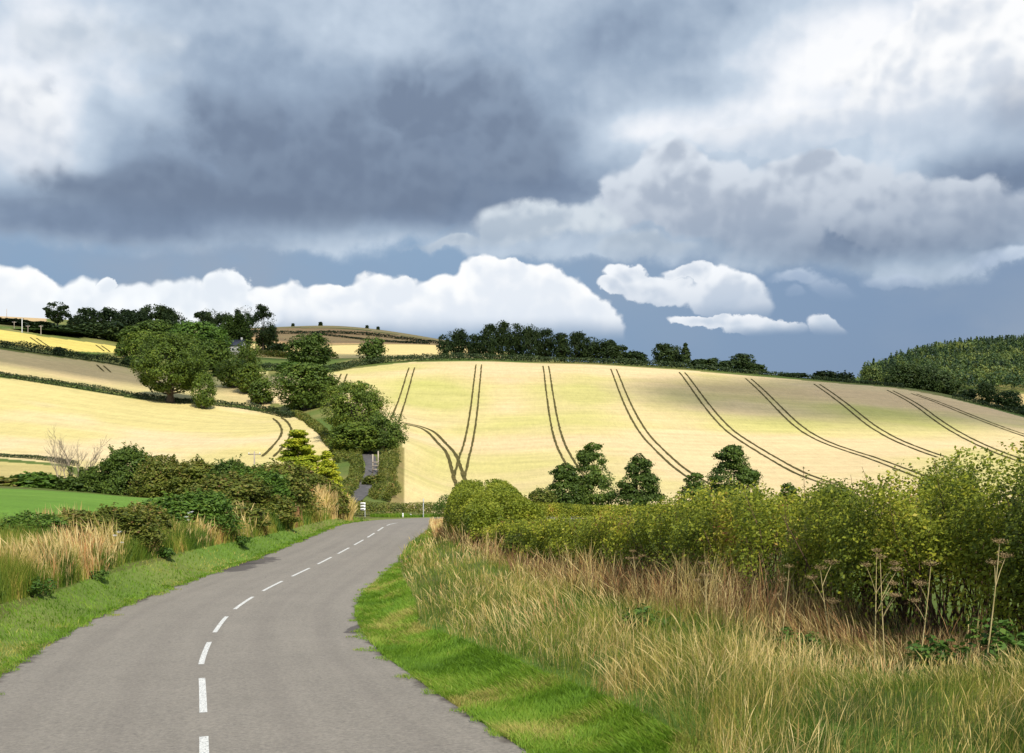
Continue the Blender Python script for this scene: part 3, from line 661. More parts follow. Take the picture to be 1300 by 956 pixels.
def tree_mesh(kind, variant, matn, height, leaf, nleaf, barkn='bark'):
    """crown and trunk meshes for a tree of this real height; leaf size in metres; also the crown's width and top"""
    key = (kind, variant, matn, round(height, 1), leaf, nleaf)
    if key in _tc: return _tc[key]
    r = np.random.default_rng(sum(ord(c) for c in kind)*31+variant*977)
    L, th = crown_lobes(kind, r); Lr = L[:, 3]; w = Lr**2
    n1 = int(nleaf*(1-SHELL[kind])); k = r.choice(len(L), n1, p=w/w.sum())
    D = sphere_dirs(n1, r); q = r.uniform(.35, 1.0, n1)**.45; bum = 1+.30*(vnoise(D*3.1+k[:, None]*7.7, variant)-.5)*2
    P = L[k, :3]+D*np.stack([Lr[k], Lr[k], Lr[k]*L[k, 4]], 1)*(q*bum)[:, None]
    Nn = D*.9+unit(P-np.array([0, 0, .40]))*.45+np.array([0, 0, .35])
    if kind == 'cone': Nn = D*.5+unit(P-np.array([0, 0, .4]))*.5+np.array([0, 0, .5])
    t = np.clip(.5+(r.random(len(L))[k]-.5)*.5+r.normal(size=n1)*.16, 0, 1)
    sets = [(P, Nn, t)]
    n2 = int(nleaf*SHELL[kind]*1.5)
    if n2:                                             # leaves on a billowing outer envelope, with holes
        z = r.uniform(*ZR[kind], n2); a = r.uniform(0, 2*np.pi, n2); R = profile(kind, z, th)
        wgt = R/R.max(); kk = r.random(n2) < np.clip(wgt, .25, 1); z, a, R = z[kk], a[kk], R[kk]
        C = np.stack([np.cos(a)*R*9, np.sin(a)*R*9, z*9+variant*13.3], 1)
        b1 = fbm(C*.75, 3+variant, 3); b2 = vnoise(C*2.2, 11+variant)
        dep = r.uniform(.62, 1.0, len(z))**.6; RR = R*dep*((.66+.56*b1+.16*b2) if kind == 'tier' else (.52+.86*b1+.20*b2))
        hole = fbm(C*1.5+50, 29+variant, 2) < (.42 if kind in ('open', 'pine') else .37)
        P2 = np.stack([np.cos(a)*RR, np.sin(a)*RR, z+(b1-.5)*.10], 1)[~hole]; a = a[~hole]; z = z[~hole]; bb = b1[~hole]
        N2 = unit(P2-np.array([0, 0, .38]))+np.array([0, 0, .35])+np.stack([np.cos(a), np.sin(a), a*0], 1)*.3
        sets.append((P2, N2, np.clip(.5+(vnoise(P2*9+5, variant+2)-.5)*.5+r.normal(size=len(P2))*.16, 0, 1)))
    if kind == 'bush':                                 # straggling upright shoots
        m = int(nleaf*.16); ns = 46; kk = r.integers(0, ns, m); sa = r.uniform(0, 6.28, ns); sq = .40*np.sqrt(r.random(ns)); z0 = profile('bush', 0, 0)*0+.9*np.sqrt(np.clip(1-(sq/.5)**2, 0, 1)); f = r.random(m)
        ln = r.uniform(.06, .24, ns); dx = r.normal(size=(ns, 2))*.35
        P3 = np.stack([np.cos(sa[kk])*sq[kk]+dx[kk, 0]*ln[kk]*f, np.sin(sa[kk])*sq[kk]+dx[kk, 1]*ln[kk]*f, z0[kk]-.05+ln[kk]*f], 1)+r.normal(size=(m, 3))*.012
        sets.append((P3, r.normal(size=(m, 3))+np.array([0, 0, .8]), np.clip(.6+r.normal(size=m)*.18, 0, 1)))
    P = np.concatenate([s[0] for s in sets]); Nn = np.concatenate([s[1] for s in sets]); t = np.concatenate([s[2] for s in sets]); P[:, 2] = np.maximum(P[:, 2], .01)
    V, Fc, T = leaves(P*height, Nn, leaf*r.uniform(.7, 1.35, len(P)), r, .8, t)
    ni = int(nleaf*.5); ki = r.choice(len(L), ni, p=w/w.sum()); Di = sphere_dirs(ni, r); qi = r.uniform(.1, .8, ni)
    Pi = L[ki, :3]+Di*np.stack([Lr[ki], Lr[ki], Lr[ki]*L[ki, 4]], 1)*qi[:, None]; Pi[:, 2] = np.maximum(Pi[:, 2], .01)
    a2 = leaves(Pi*height, Di+unit(Pi-np.array([0, 0, .4]))*.6, leaf*r.uniform(1.3, 2.3, ni), r, .9, np.clip(.45+r.normal(size=ni)*.14, 0, 1), .8)
    wid = np.percentile(np.abs(P[:, 0]), 98.5)*2; top = np.percentile(P[:, 2], 99.6)
    V, Fc, T = join([(V, Fc, T), a2])
    cm = new_mesh('crown', V, Fc, [M[matn]], {'tint': T})
    tips = L[r.permutation(len(L))[:14], :3]*height
    tv, tf = limb_tree(r, height, th*height, {'oak': .040, 'round': .03, 'open': .03, 'tall': .025, 'tier': .02, 'pine': .022, 'cone': .018, 'bush': .012}[kind]*height, tips)
    tm = new_mesh('trunk', tv, tf, [M[barkn]], None, True)
    _tc[key] = (cm, tm, wid, top); return _tc[key]
def tree(kind, matn, u, top, base, width, Y, label, name='tree', cat='tree', group=None, variant=0, lf=2.1, dens=1.0, rot=None):
    """u: centre column, top/base rows, width in photo pixels at distance Y (None: stand it where the base row meets the ground)"""
    if Y is None:
        p = hit(u, base, 90, 385)
    else: p = ground(u, Y)
    Y = p[1]; h = (HY-top)/F*Y-p[2]
    leaf = lf*Y/F; wpx = width; area = wpx*(h*F/Y)
    n = int(np.clip(area*3.4/(lf*lf)*dens*2.0, 500, 26000)); n = int(round(n/250)*250)
    h0 = max(.5, round(h*2)/2)
    cm, tm, wd, tp = tree_mesh(kind, variant, matn, h0, round(leaf, 2), n)
    e = empty(name, p); tag(e, label, cat, group)
    wid = width/F*Y/(wd*h0); e.scale = (wid, wid*.9+.1, h/(h0*tp)); e.rotation_euler = (0, 0, (variant*1.7+u*.37) % 6.28 if rot is None else rot)
    link('trunk', tm, e); link('crown', cm, e)
    return e
def hedge(name, P, widths, heights, leaf, dens, matn, label, cat='hedge', seed=0, group=None, lump=.25, lumpscale=.6, mean_t=.5, shell=True, bare=0):
    """P: plan path with ground z; dens = leaves per square metre of skin"""
    r = np.random.default_rng(seed); P = np.asarray(P, float)
    s = np.r_[0, np.cumsum(np.hypot(*np.diff(P[:, :2], axis=0).T))]; Ltot = s[-1]
    t = np.linspace(0, Ltot, max(6, int(Ltot/1.0)))
    ws = np.interp(t, np.linspace(0, Ltot, len(widths)), widths); hs = np.interp(t, np.linspace(0, Ltot, len(heights)), heights)
    skin = (2*hs+ws).mean()*Ltot; n = int(skin*dens)
    a = r.random(n)*Ltot; W = np.interp(a, t, ws); Hh = np.interp(a, t, hs)
    th = r.uniform(-.08, 1.08, n)*np.pi; ex = .55
    cx = np.sign(np.cos(th))*np.abs(np.cos(th))**ex; cz = np.sign(np.sin(th))*np.abs(np.sin(th))**ex
    arc = th/np.pi*(2*Hh+W)*lumpscale*.9
    bum = 1+lump*(fbm(np.stack([a*lumpscale, arc, a*0+seed], 1), seed, 4)-.5)*2
    dep = r.uniform(.30, 1.05, n)**.5
    lat = cx*W*.5*dep*bum; z = np.clip(cz, -.02, None)*Hh*dep*bum
    X = np.interp(a, s, P[:, 0]); Y = np.interp(a, s, P[:, 1]); tx = np.gradient(P[:, 0], s); ty = np.gradient(P[:, 1], s)
    TX = np.interp(a, s, tx); TY = np.interp(a, s, ty); l = np.hypot(TX, TY); nx, ny = TY/l, -TX/l
    x = X+nx*lat; y = Y+ny*lat; gz = np.interp(a, s, P[:, 2])
    edge = np.minimum(a, Ltot-a)/np.maximum(W*.5, .1); z = z*np.clip(edge+.25, 0, 1)**.5
    Pt = np.stack([x, y, gz+z], 1)
    if bare:
        zn = z/Hh+(fbm(np.stack([a*.9, arc], 1), seed+9, 3)-.5)*.5; k = r.random(n) < np.clip((zn-bare*.25)/(bare*.75), .10, 1); keep = k
        Pt = Pt[k]; nx = nx[k]; ny = ny[k]; cx = cx[k]; cz = cz[k]; a = a[k]; n = int(k.sum())
    Nn = np.stack([nx*cx, ny*cx, cz*1.1+.25], 1)
    sz = np.interp(a, np.linspace(0, Ltot, len(leaf)), leaf)*r.uniform(.6, 1.4, n) if hasattr(leaf, '__len__') else leaf*r.uniform(.6, 1.4, n)
    tt = np.clip(mean_t+(fbm(Pt*.9, seed+3, 3)-.5)*.9+r.normal(size=n)*.15, 0, 1)
    V, Fc, T = leaves(Pt, Nn, sz, r, .8, tt)
    return V, Fc, T
def hedge_obj(name, P, widths, heights, leaf, dens, matn, label, cat='hedge', group=None, **k):
    V, Fc, T = hedge(name, P, widths, heights, leaf, dens, matn, label, **k)
    o = link(name, new_mesh(name, V, Fc, [M[matn]], {'tint': T})); tag(o, label, cat, group); return o
def gpath(pts):                              # (px, Y) -> ground path
    P = smooth_path(np.array([ground(a, b)[:2] for a, b in pts]), 1.5); return np.c_[P, H(P[:, 0], P[:, 1])]
def hpath(pts, Y0, Y1):
    P = smooth_path(np.array([hit(a, b, Y0, Y1)[:2] for a, b in pts]), 1.5); return np.c_[P, H(P[:, 0], P[:, 1])]
def blades(P, h, w, lean, r, tint, seg=3, droop=.35, head=0.0):
    """curved grass blades/stems; P base points; returns verts, quads, tint"""
    n = len(P); az = 6.3*fbm(P[:, :2]*.55, 91, 3)*1.6+r.normal(size=n)*1.0; az2 = r.uniform(0, 2*np.pi, n)
    L = np.stack([np.cos(az), np.sin(az)], 1)*(lean*r.uniform(.2, 1.3, n))[:, None]+WIND[None]*(lean*.35)[:, None] if True else 0
    side = np.stack([np.cos(az2), np.sin(az2), az2*0], 1)
    V = []
    for k in range(seg+1):
        f = k/seg; c = P.copy(); c[:, :2] += L*(f**1.7)[..., None]*1.0 if False else L*(f**1.8)
        c[:, 2] += h*(f-droop*f*f*np.clip(lean/np.maximum(h, .01), 0, 1)*.8)
        ww = w*(1-f**1.5*.92) if head == 0 else w*(1-f*.5)
        if head and k == seg: ww = w*.2
        if head and k == seg-1: ww = w*head
        V.append(c-side*ww[:, None]*.5); V.append(c+side*ww[:, None]*.5)
    V = np.stack(V, 1); m = 2*(seg+1); base = (np.arange(n)*m)[:, None]
    Fc = np.concatenate([base+np.array([[2*k, 2*k+1, 2*k+3, 2*k+2]]) for k in range(seg)], 1).reshape(-1, 4)
    return V.reshape(-1, 3), Fc, np.repeat(tint, m)
WIND = np.array([-.5, .25])
def scatter(poly, dens_fn, r, n):
    P = np.array([p[:2] for p in poly]); lo = P.min(0); hi = P.max(0)
    # sample area density ~ 1/distance^2: draw in (angle, log distance)
    out = []
    a0, a1 = (P[:, 0]/np.maximum(P[:, 1], 4)).min(), (P[:, 0]/np.maximum(P[:, 1], 4)).max(); y0, y1 = max(lo[1], 4), hi[1]
    tot = 0
    while tot < n:
        k = 60000; y = np.exp(r.uniform(np.log(y0), np.log(y1), k)); x = y*r.uniform(a0, a1, k)
        m = inpoly(x, y, P); q = np.stack([x[m], y[m]], 1); out.append(q); tot += len(q)
    q = np.concatenate(out)[:n]; return np.c_[q, H(q[:, 0], q[:, 1])]
# ------------------------------------------------------------------ hedgerows between the fields
PX = 1/F
farH = 'hedges between the distant fields'
def hrow(pts, Y0, Y1, w, h, label, name='hedge', matn='farhedge', lp=1.9, dens=3.2, seed=1, by_y=False, group=None, lump=.35):
    P = gpath(pts) if by_y else hpath(pts, Y0, Y1); Ym = P[:, 1].mean(); leaf = lp*Ym/F
    hedge_obj(name, P, w, h, leaf, dens/(leaf*leaf), matn, label, seed=seed, lump=lump, lumpscale=.25, group=group)
hrow([(-90, 466), (0, 478), (50, 486), (100, 493), (170, 505), (215, 510), (280, 515), (345, 522), (374, 530)], 150, 300, [1.8, 1.6, 2.0, 1.6], [1.5, 1.2, 1.6, 1.3, 1.7, 1.3], 'low hedge sloping along the top of the left cream field, past the big oak', seed=2)
hrow([(-90, 428), (0, 441), (60, 450), (110, 457), (150, 463), (182, 470)], 280, 350, [2.6, 2.2], [2.6, 2.2, 2.6, 2.2, 3.2], 'dark hedge between the yellow field and the shaded field on the left hillside', seed=3)
hrow([(331, 469), (365, 472), (400, 474), (425, 471), (450, 464), (520, 457.5), (570, 456), (620, 456), (700, 458), (780, 462), (880, 468)], 300, 380, [3.2, 3], [2.6, 2.2, 2.5, 2.2, 2.4], 'long dark hedge along the crest of the big striped field, under the hilltop trees', seed=4)
hrow([(880, 468.5), (940, 473), (1000, 478.5), (1060, 484), (1130, 490.5), (1150, 493)], 300, 380, [2.5, 2.2], [2.0, 1.5, 1.8, 1.2, 1.5], 'thin dark hedge along the crest right of the hilltop trees, ending at the dark copse', seed=5)
hrow([(1210, 356), (1240, 350), (1260, 346), (1285, 340), (1310, 334), (1360, 325)], 0, 0, [2.5, 2.5], [2.0, 1.4, 2.2, 1.6], 'scrubby dark hedge down the far right edge of the striped field', seed=6, by_y=True)
hrow([(318, 700), (400, 730), (460, 740), (520, 720), (560, 700), (610, 680)], 0, 0, [3, 3], [2.4, 1.8, 2.2, 1.8, 3.0], 'dark hedge on the distant brown ridge, just below its crest', seed=7, by_y=True)
hrow([(395, 720), (440, 690), (480, 660), (520, 625), (545, 600)], 0, 0, [2, 2], [1.4, 1.1, 1.5], 'thin dark hedge slanting down between two distant brown fields', seed=8, by_y=True)
hrow([(300, 425), (350, 432), (380, 425), (430, 422)], 0, 0, [4, 4], [4.0, 2.8, 3.0, 3.0], 'green hedge across the pale field behind the round tree on the left of centre', seed=9, by_y=True, matn='scrub')
hrow([(-60, 170), (0, 168), (50, 167), (100, 160)], 0, 0, [1.2, 1.0], [.8, .5, .8], 'ragged low hedge line crossing the field behind the bare tree', seed=10, by_y=True)
hrow([(446, 98.5), (464, 99), (480, 100.5), (520, 102), (560, 104), (600, 106), (640, 108)], 0, 0, [2.0, 2.0], [1.5, 1.35, 1.45, 1.3, 1.6], 'trimmed dark green hedge across the road junction, below the cream field', seed=11, by_y=True, matn='scrub', lp=1.7, lump=.2)
hrow([(566, 96), (585, 99), (604, 101)], 0, 0, [3, 3], [1.9, 2.4, 2.0], 'small leafy clump at the right end of the junction hedge', name='bush', seed=12, by_y=True, matn='green', lp=1.7, lump=.3)
# lane banks
hrow([(483, 122), (488, 132), (492, 145), (492, 160), (494, 178)], 0, 0, [2.2, 3.4, 2.6, 3.2], [.8, 1.3, 1.0, 2.1, 1.4, 2.2], 'broad uneven green hedge on the right bank of the sunken lane', seed=13, by_y=True, matn='scrub', lp=1.8, lump=.7)
hrow([(430, 124), (440, 138), (451, 150), (455, 165), (448, 185), (432, 205)], 0, 0, [2.8, 2.0, 2.8], [.7, 1.1, .8, 1.3, .9], 'green hedge on the left bank of the sunken lane', seed=14, by_y=True, matn='scrub', lp=1.8, lump=.7)
hrow([(372, 526), (395, 538), (412, 552), (428, 572), (436, 588)], 150, 300, [2.2, 2.2], [1.2, 1.0, 1.2], 'rough grassy hedge round the upper right corner of the left cream field', seed=15, matn='scrub')
# ------------------------------------------------------------------ trees, left skyline and hillside
sk = 'trees of the wooded skyline at upper left'
hillg = 'trees standing along the crest of the striped field'
T = tree
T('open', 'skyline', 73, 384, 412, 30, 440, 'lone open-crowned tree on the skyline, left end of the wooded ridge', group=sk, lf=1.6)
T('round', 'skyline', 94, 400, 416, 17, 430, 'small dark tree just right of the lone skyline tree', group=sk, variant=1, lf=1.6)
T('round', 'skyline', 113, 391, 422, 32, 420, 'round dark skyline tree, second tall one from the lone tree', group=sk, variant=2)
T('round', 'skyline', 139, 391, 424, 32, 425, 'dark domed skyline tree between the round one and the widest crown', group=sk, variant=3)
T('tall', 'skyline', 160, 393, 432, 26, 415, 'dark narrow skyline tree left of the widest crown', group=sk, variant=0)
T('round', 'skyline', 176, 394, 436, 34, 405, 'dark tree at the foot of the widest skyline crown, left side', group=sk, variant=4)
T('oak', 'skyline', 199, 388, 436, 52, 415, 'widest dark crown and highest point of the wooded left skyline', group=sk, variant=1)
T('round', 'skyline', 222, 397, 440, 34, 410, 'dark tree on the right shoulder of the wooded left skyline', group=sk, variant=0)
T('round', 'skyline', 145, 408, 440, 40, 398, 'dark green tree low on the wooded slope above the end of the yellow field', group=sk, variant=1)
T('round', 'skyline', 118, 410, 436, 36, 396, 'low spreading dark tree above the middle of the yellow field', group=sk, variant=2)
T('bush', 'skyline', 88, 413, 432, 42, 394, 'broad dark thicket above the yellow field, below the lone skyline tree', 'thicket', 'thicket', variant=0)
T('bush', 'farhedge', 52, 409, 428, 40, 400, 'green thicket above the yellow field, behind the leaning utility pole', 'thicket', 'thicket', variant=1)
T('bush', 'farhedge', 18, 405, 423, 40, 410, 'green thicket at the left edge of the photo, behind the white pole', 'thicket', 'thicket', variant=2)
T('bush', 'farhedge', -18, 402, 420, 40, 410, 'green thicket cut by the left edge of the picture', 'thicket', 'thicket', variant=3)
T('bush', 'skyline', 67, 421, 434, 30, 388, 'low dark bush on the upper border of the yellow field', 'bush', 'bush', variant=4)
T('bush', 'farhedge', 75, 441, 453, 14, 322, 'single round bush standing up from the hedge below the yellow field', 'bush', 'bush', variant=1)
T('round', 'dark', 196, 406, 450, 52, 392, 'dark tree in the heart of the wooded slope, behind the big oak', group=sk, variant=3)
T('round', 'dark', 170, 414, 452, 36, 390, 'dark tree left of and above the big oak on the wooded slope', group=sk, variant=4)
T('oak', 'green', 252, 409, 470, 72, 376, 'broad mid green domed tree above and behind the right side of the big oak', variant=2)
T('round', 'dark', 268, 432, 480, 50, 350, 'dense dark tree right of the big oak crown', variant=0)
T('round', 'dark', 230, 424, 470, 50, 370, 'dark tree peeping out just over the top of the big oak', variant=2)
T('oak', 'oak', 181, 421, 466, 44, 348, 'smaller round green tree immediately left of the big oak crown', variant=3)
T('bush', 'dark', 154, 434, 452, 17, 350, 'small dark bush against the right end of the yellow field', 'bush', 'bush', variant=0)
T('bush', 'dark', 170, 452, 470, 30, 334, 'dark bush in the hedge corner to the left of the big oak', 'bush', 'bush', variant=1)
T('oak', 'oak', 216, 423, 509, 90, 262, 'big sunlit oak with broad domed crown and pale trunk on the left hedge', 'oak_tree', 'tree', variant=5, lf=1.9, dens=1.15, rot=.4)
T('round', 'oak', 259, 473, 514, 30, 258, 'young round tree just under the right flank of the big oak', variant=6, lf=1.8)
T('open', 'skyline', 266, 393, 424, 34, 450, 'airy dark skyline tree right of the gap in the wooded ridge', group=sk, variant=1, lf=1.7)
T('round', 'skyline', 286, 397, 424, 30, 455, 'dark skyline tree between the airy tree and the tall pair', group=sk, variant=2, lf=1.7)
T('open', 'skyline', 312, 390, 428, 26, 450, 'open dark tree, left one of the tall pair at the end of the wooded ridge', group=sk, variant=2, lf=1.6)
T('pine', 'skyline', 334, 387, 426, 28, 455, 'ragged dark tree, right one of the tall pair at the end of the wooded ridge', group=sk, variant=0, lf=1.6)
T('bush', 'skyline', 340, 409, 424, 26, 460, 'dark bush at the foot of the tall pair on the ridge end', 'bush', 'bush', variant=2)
T('tall', 'dark', 291, 401, 437, 24, 430, 'tall dark green tree left of the two behind the white house', 'pine_tree', 'tree', variant=1)
T('tall', 'dark', 307, 399, 436, 28, 432, 'tall dark green tree directly above the white house', 'pine_tree', 'tree', variant=2)
T('round', 'dark', 276, 424, 462, 34, 400, 'dark tree just left of the white house', variant=4)
T('bush', 'skyline', 354, 436, 448, 34, 440, 'flat dark bush before the brown field, left of the round tree', 'bush', 'bush', variant=3)
T('round', 'oak', 313, 433, 478, 34, 330, 'rounded green tree in front of the white house, upper one of the clump', variant=5)
T('round', 'oak', 296, 455, 500, 40, 300, 'spreading green tree, left one of the clump right of the big oak', variant=1)
T('round', 'oak', 318, 462, 506, 40, 290, 'full green tree in the middle of the clump right of the big oak', variant=2)
T('round', 'oak', 332, 482, 517, 34, 276, 'small round green tree at the lower end of the clump, over the hedge', variant=3)
T('bush', 'dark', 283, 462, 486, 34, 330, 'dark bush between the big oak and the clump on its right', 'bush', 'bush', variant=4)
T('round', 'dark', 391, 424, 466, 56, 374, 'dense perfectly round dark green tree before the distant brown field', variant=6, lf=1.9, dens=1.2)
T('round', 'dark', 472, 428, 461, 34, 384, 'small round dark tree alone on the crest hedge, right of the larger round one', variant=0)
T('round', 'dark', 388, 462, 522, 78, 262, 'wide dark tree between the round tree and the lane trees', variant=4)
T('round', 'green', 372, 460, 480, 40, 330, 'low light green tree peeping out between the round tree and the wide dark one', variant=1)
T('oak', 'oak', 449, 485, 580, 78, 196, 'tall light green tree arching over the sunken lane', 'roadside_tree', 'tree', variant=6, lf=1.9, dens=1.1)
T('round', 'oak', 450, 536, 596, 70, 182, 'lower bushy light green tree beside the lane, under the tall one', 'roadside_tree', 'tree', variant=3, lf=1.9)
T('oak', 'dark', 490, 523, 592, 50, 182, 'dark ivy-clad tree at the right side of the sunken lane', 'roadside_tree', 'tree', variant=0, lf=1.9)
T('tall', 'dark', 478, 545, 590, 34, 190, 'narrow dark tree between the light and the dark lane trees', 'roadside_tree', 'tree', variant=3, lf=1.9)
T('bush', 'scrub', 473, 603, 616, 26, 143, 'small green bush added to hide the lane where shade covers it', 'bush', 'bush', variant=2, lf=1.8)  # added bush, stands in for the shade that hides the lane here
# golden cypresses
T('cone', 'cypress', 378, 547, 612, 92, 118, 'golden green cypress standing above the left roadside bushes', 'cypress', 'conifer', variant=0, lf=2.0, dens=1.3)
T('cone', 'cypress', 414, 574, 622, 60, 112, 'smaller golden cypress at the right foot of the taller one', 'cypress', 'conifer', variant=1, lf=2.0, dens=1.3)
# hilltop row
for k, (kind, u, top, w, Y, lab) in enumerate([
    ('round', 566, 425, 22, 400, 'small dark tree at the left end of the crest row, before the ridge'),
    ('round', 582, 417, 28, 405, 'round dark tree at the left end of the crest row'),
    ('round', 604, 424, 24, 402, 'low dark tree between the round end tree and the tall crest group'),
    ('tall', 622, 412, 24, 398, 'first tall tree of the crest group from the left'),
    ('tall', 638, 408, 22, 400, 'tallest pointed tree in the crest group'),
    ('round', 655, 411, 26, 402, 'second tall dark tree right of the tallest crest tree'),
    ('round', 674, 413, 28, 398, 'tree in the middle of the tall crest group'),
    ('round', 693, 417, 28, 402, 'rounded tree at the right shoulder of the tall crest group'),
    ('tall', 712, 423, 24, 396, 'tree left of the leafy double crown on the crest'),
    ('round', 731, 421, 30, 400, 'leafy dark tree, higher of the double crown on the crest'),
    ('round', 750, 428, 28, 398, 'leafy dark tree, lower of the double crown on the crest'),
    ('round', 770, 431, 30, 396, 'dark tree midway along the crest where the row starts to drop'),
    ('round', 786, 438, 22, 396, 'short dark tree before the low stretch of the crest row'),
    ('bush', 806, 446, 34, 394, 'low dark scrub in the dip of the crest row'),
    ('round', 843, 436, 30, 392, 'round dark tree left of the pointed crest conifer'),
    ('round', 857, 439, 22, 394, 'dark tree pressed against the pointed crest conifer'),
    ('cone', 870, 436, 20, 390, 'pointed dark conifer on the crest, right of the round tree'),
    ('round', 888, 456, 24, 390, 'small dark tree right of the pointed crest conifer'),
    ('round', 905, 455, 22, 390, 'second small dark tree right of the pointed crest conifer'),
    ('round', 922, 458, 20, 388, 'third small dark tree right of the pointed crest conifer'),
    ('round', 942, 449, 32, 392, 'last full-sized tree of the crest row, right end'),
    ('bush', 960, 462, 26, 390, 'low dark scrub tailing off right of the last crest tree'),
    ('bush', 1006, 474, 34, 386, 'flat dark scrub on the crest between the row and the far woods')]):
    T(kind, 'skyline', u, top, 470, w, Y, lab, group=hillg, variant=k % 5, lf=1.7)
T('bush', 'farhedge', 1048, 471, 482, 34, 430, 'rounded green treetop beyond the crest, left one of the two', 'tree', 'tree', variant=1)
T('bush', 'farhedge', 1072, 472, 483, 30, 435, 'rounded green treetop beyond the crest, right one of the two', 'tree', 'tree', variant=2)
for k, (u, top, w, Y, lab) in enumerate([
    (1136, 463, 28, 425, 'leftmost tree of the dark copse below the wooded hill'),
    (1155, 461, 38, 425, 'highest and broadest tree of the dark copse below the wooded hill'),
    (1178, 465, 34, 420, 'second broad tree of the dark copse, right of its highest one'),
    (1197, 472, 30, 415, 'third tree of the dark copse, where its top begins to fall'),
    (1213, 482, 26, 410, 'last low tree at the right end of the dark copse'),
    (1231, 494, 18, 378, 'small dark tree in the hedge gap between copse and round tree'),
    (1253, 485, 27, 372, 'round dark tree standing alone right of the dark copse'),
    (1280, 496, 32, 362, 'larger round dark tree above the right edge of the striped field'),
    (1300, 514, 20, 348, 'dark tree cut by the right edge of the picture')]):
    T('round', 'skyline', u, top, 500, w, Y, lab, variant=k % 5, lf=1.7, group='dark trees at the right end of the crest')
T('oak', 'conifer', 1107, 464, 484, 26, 700, 'dark rounded tree at the left foot of the wooded hill', variant=1, lf=1.6)
for k, (u, Y) in enumerate([(372, 860), (407, 865), (467, 850), (480, 845)]):
    T('bush', 'skyline', u, 0, 0, 5, Y, 'tiny dark bush on the bare brown ridge line', 'bush', 'bush', variant=k, lf=1.2, group='tiny bushes on the ridge') if False else None
def tiny(u, Y, h, lab):
    p = ground(u, Y); cm, tm, _, _ = tree_mesh('bush', 1, 'skyline', 3.5, .9, 500); e = empty('bush', p); tag(e, lab, 'bush', 'tiny bushes on the bare ridge')
    e.scale = (h/3.5,)*3; link('trunk', tm, e); link('crown', cm, e)
tiny(372, 850, 2.6, 'tiny dark bush on the bare ridge line, leftmost'); tiny(407, 850, 3.2, 'tiny dark bush on the bare ridge line, second from the left')
tiny(466, 845, 2.6, 'tiny dark bush on the bare ridge line, third from the left'); tiny(480, 840, 2.6, 'tiny dark bush on the bare ridge line, rightmost')
# ------------------------------------------------------------------ wooded hill at far right: one mass of trees
def wood():
    r = np.random.default_rng(5); Vs = []; n = 0
    tris = []
    poly = [ground(a, b) for a, b in [(1092, 740), (1140, 660), (1230, 615), (1330, 610), (1700, 610), (1700, 1120), (1330, 1120), (1225, 1080), (1150, 1000), (1098, 880)]]
    Pp = np.array(poly)[:, :2]; lo, hi = Pp.min(0), Pp.max(0)
    xs, ys = np.meshgrid(np.arange(lo[0], hi[0], 7.4), np.arange(lo[1], hi[1], 7.4)); xs = xs.ravel()+r.uniform(-2.6, 2.6, xs.size); ys = ys.ravel()+r.uniform(-2.6, 2.6, ys.size)
    m = inpoly(xs, ys, Pp) & (xs/ys < .62); xs, ys = xs[m], ys[m]; zs = H(xs, ys)
    kinds = fbm(np.stack([xs/60, ys/50], -1), 8)+(ys < 760)*.12*np.clip((xs-330)/60, 0, 1)+r.normal(size=len(xs))*.05
    parts = []
    for x, y, z, kd in zip(xs, ys, zs, kinds):
        con = kd < .47; h = r.uniform(8.5, 14) if con else r.uniform(8, 14); nl = 70 if con else 85; tint = np.clip(.48+(kd-.5)*1.4+r.normal()*.2, 0, 1)
        u = r.random(nl)
        if con:
            zz = u**.75*h; rad = (1-zz/h)*2.6+.35; D = sphere_dirs(nl, r); P = np.stack([x+D[:, 0]*rad, y+D[:, 1]*rad, z+zz+1], 1); Nn = np.stack([D[:, 0], D[:, 1], D[:, 2]*0+.5], 1)
        else:
            D = sphere_dirs(nl, r); D[:, 2] = np.abs(D[:, 2])*1.0; P = np.stack([x+D[:, 0]*4.2, y+D[:, 1]*4.2, z+h*.45+D[:, 2]*h*.55-r.random(nl)*2], 1); Nn = D
        parts.append((P, Nn, np.clip(tint+r.normal(size=nl)*.12, 0, 1)))
    P = np.concatenate([p[0] for p in parts]); Nn = np.concatenate([p[1] for p in parts]); t = np.concatenate([p[2] for p in parts])
    V, Fc, TT = leaves(P, Nn, r.uniform(1.1, 2.0, len(P)), r, .5, t)
    o = link('wood', new_mesh('wood', V, Fc, [M['conifer']], {'tint': TT}))
    tag(o, 'plantation of conifers and broadleaved trees covering the far right hill', 'wood', kind='stuff')
wood()
# ------------------------------------------------------------------ trees in the dip behind the right hedge
T('tier', 'dark', 752, 563, 652, 60, 112, 'tallest of the dark layered trees behind the right hedge, crown in shelves', 'alder_tree', 'tree', variant=0, lf=2.3, dens=1.6)
T('tier', 'dark', 718, 589, 652, 54, 110, 'shorter dark layered tree merging into the left side of the tallest one', 'alder_tree', 'tree', variant=1, lf=2.3, dens=1.5)
T('tier', 'dark', 811, 577, 655, 58, 108, 'pointed dark layered tree standing alone between two gaps of cream field', 'alder_tree', 'tree', variant=2, lf=2.3, dens=1.6)
T('tier', 'dark', 931, 566, 650, 72, 106, 'dark layered tree with blunt round top above the middle of the right hedge', 'alder_tree', 'tree', variant=3, lf=2.3, dens=1.6)
T('tier', 'dark', 882, 601, 650, 46, 104, 'low dark tree at the left foot of the blunt topped one', 'alder_tree', 'tree', variant=4, lf=2.3)
T('tier', 'dark', 1002, 614, 650, 32, 100, 'small pointed dark treetop just clearing the right hedge', 'alder_tree', 'tree', variant=5, lf=2.3)
T('bush', 'dark', 1058, 616, 650, 66, 98, 'rounded dark bush just clearing the right hedge, right of the small treetop', 'bush', 'bush', variant=0, lf=2.3)
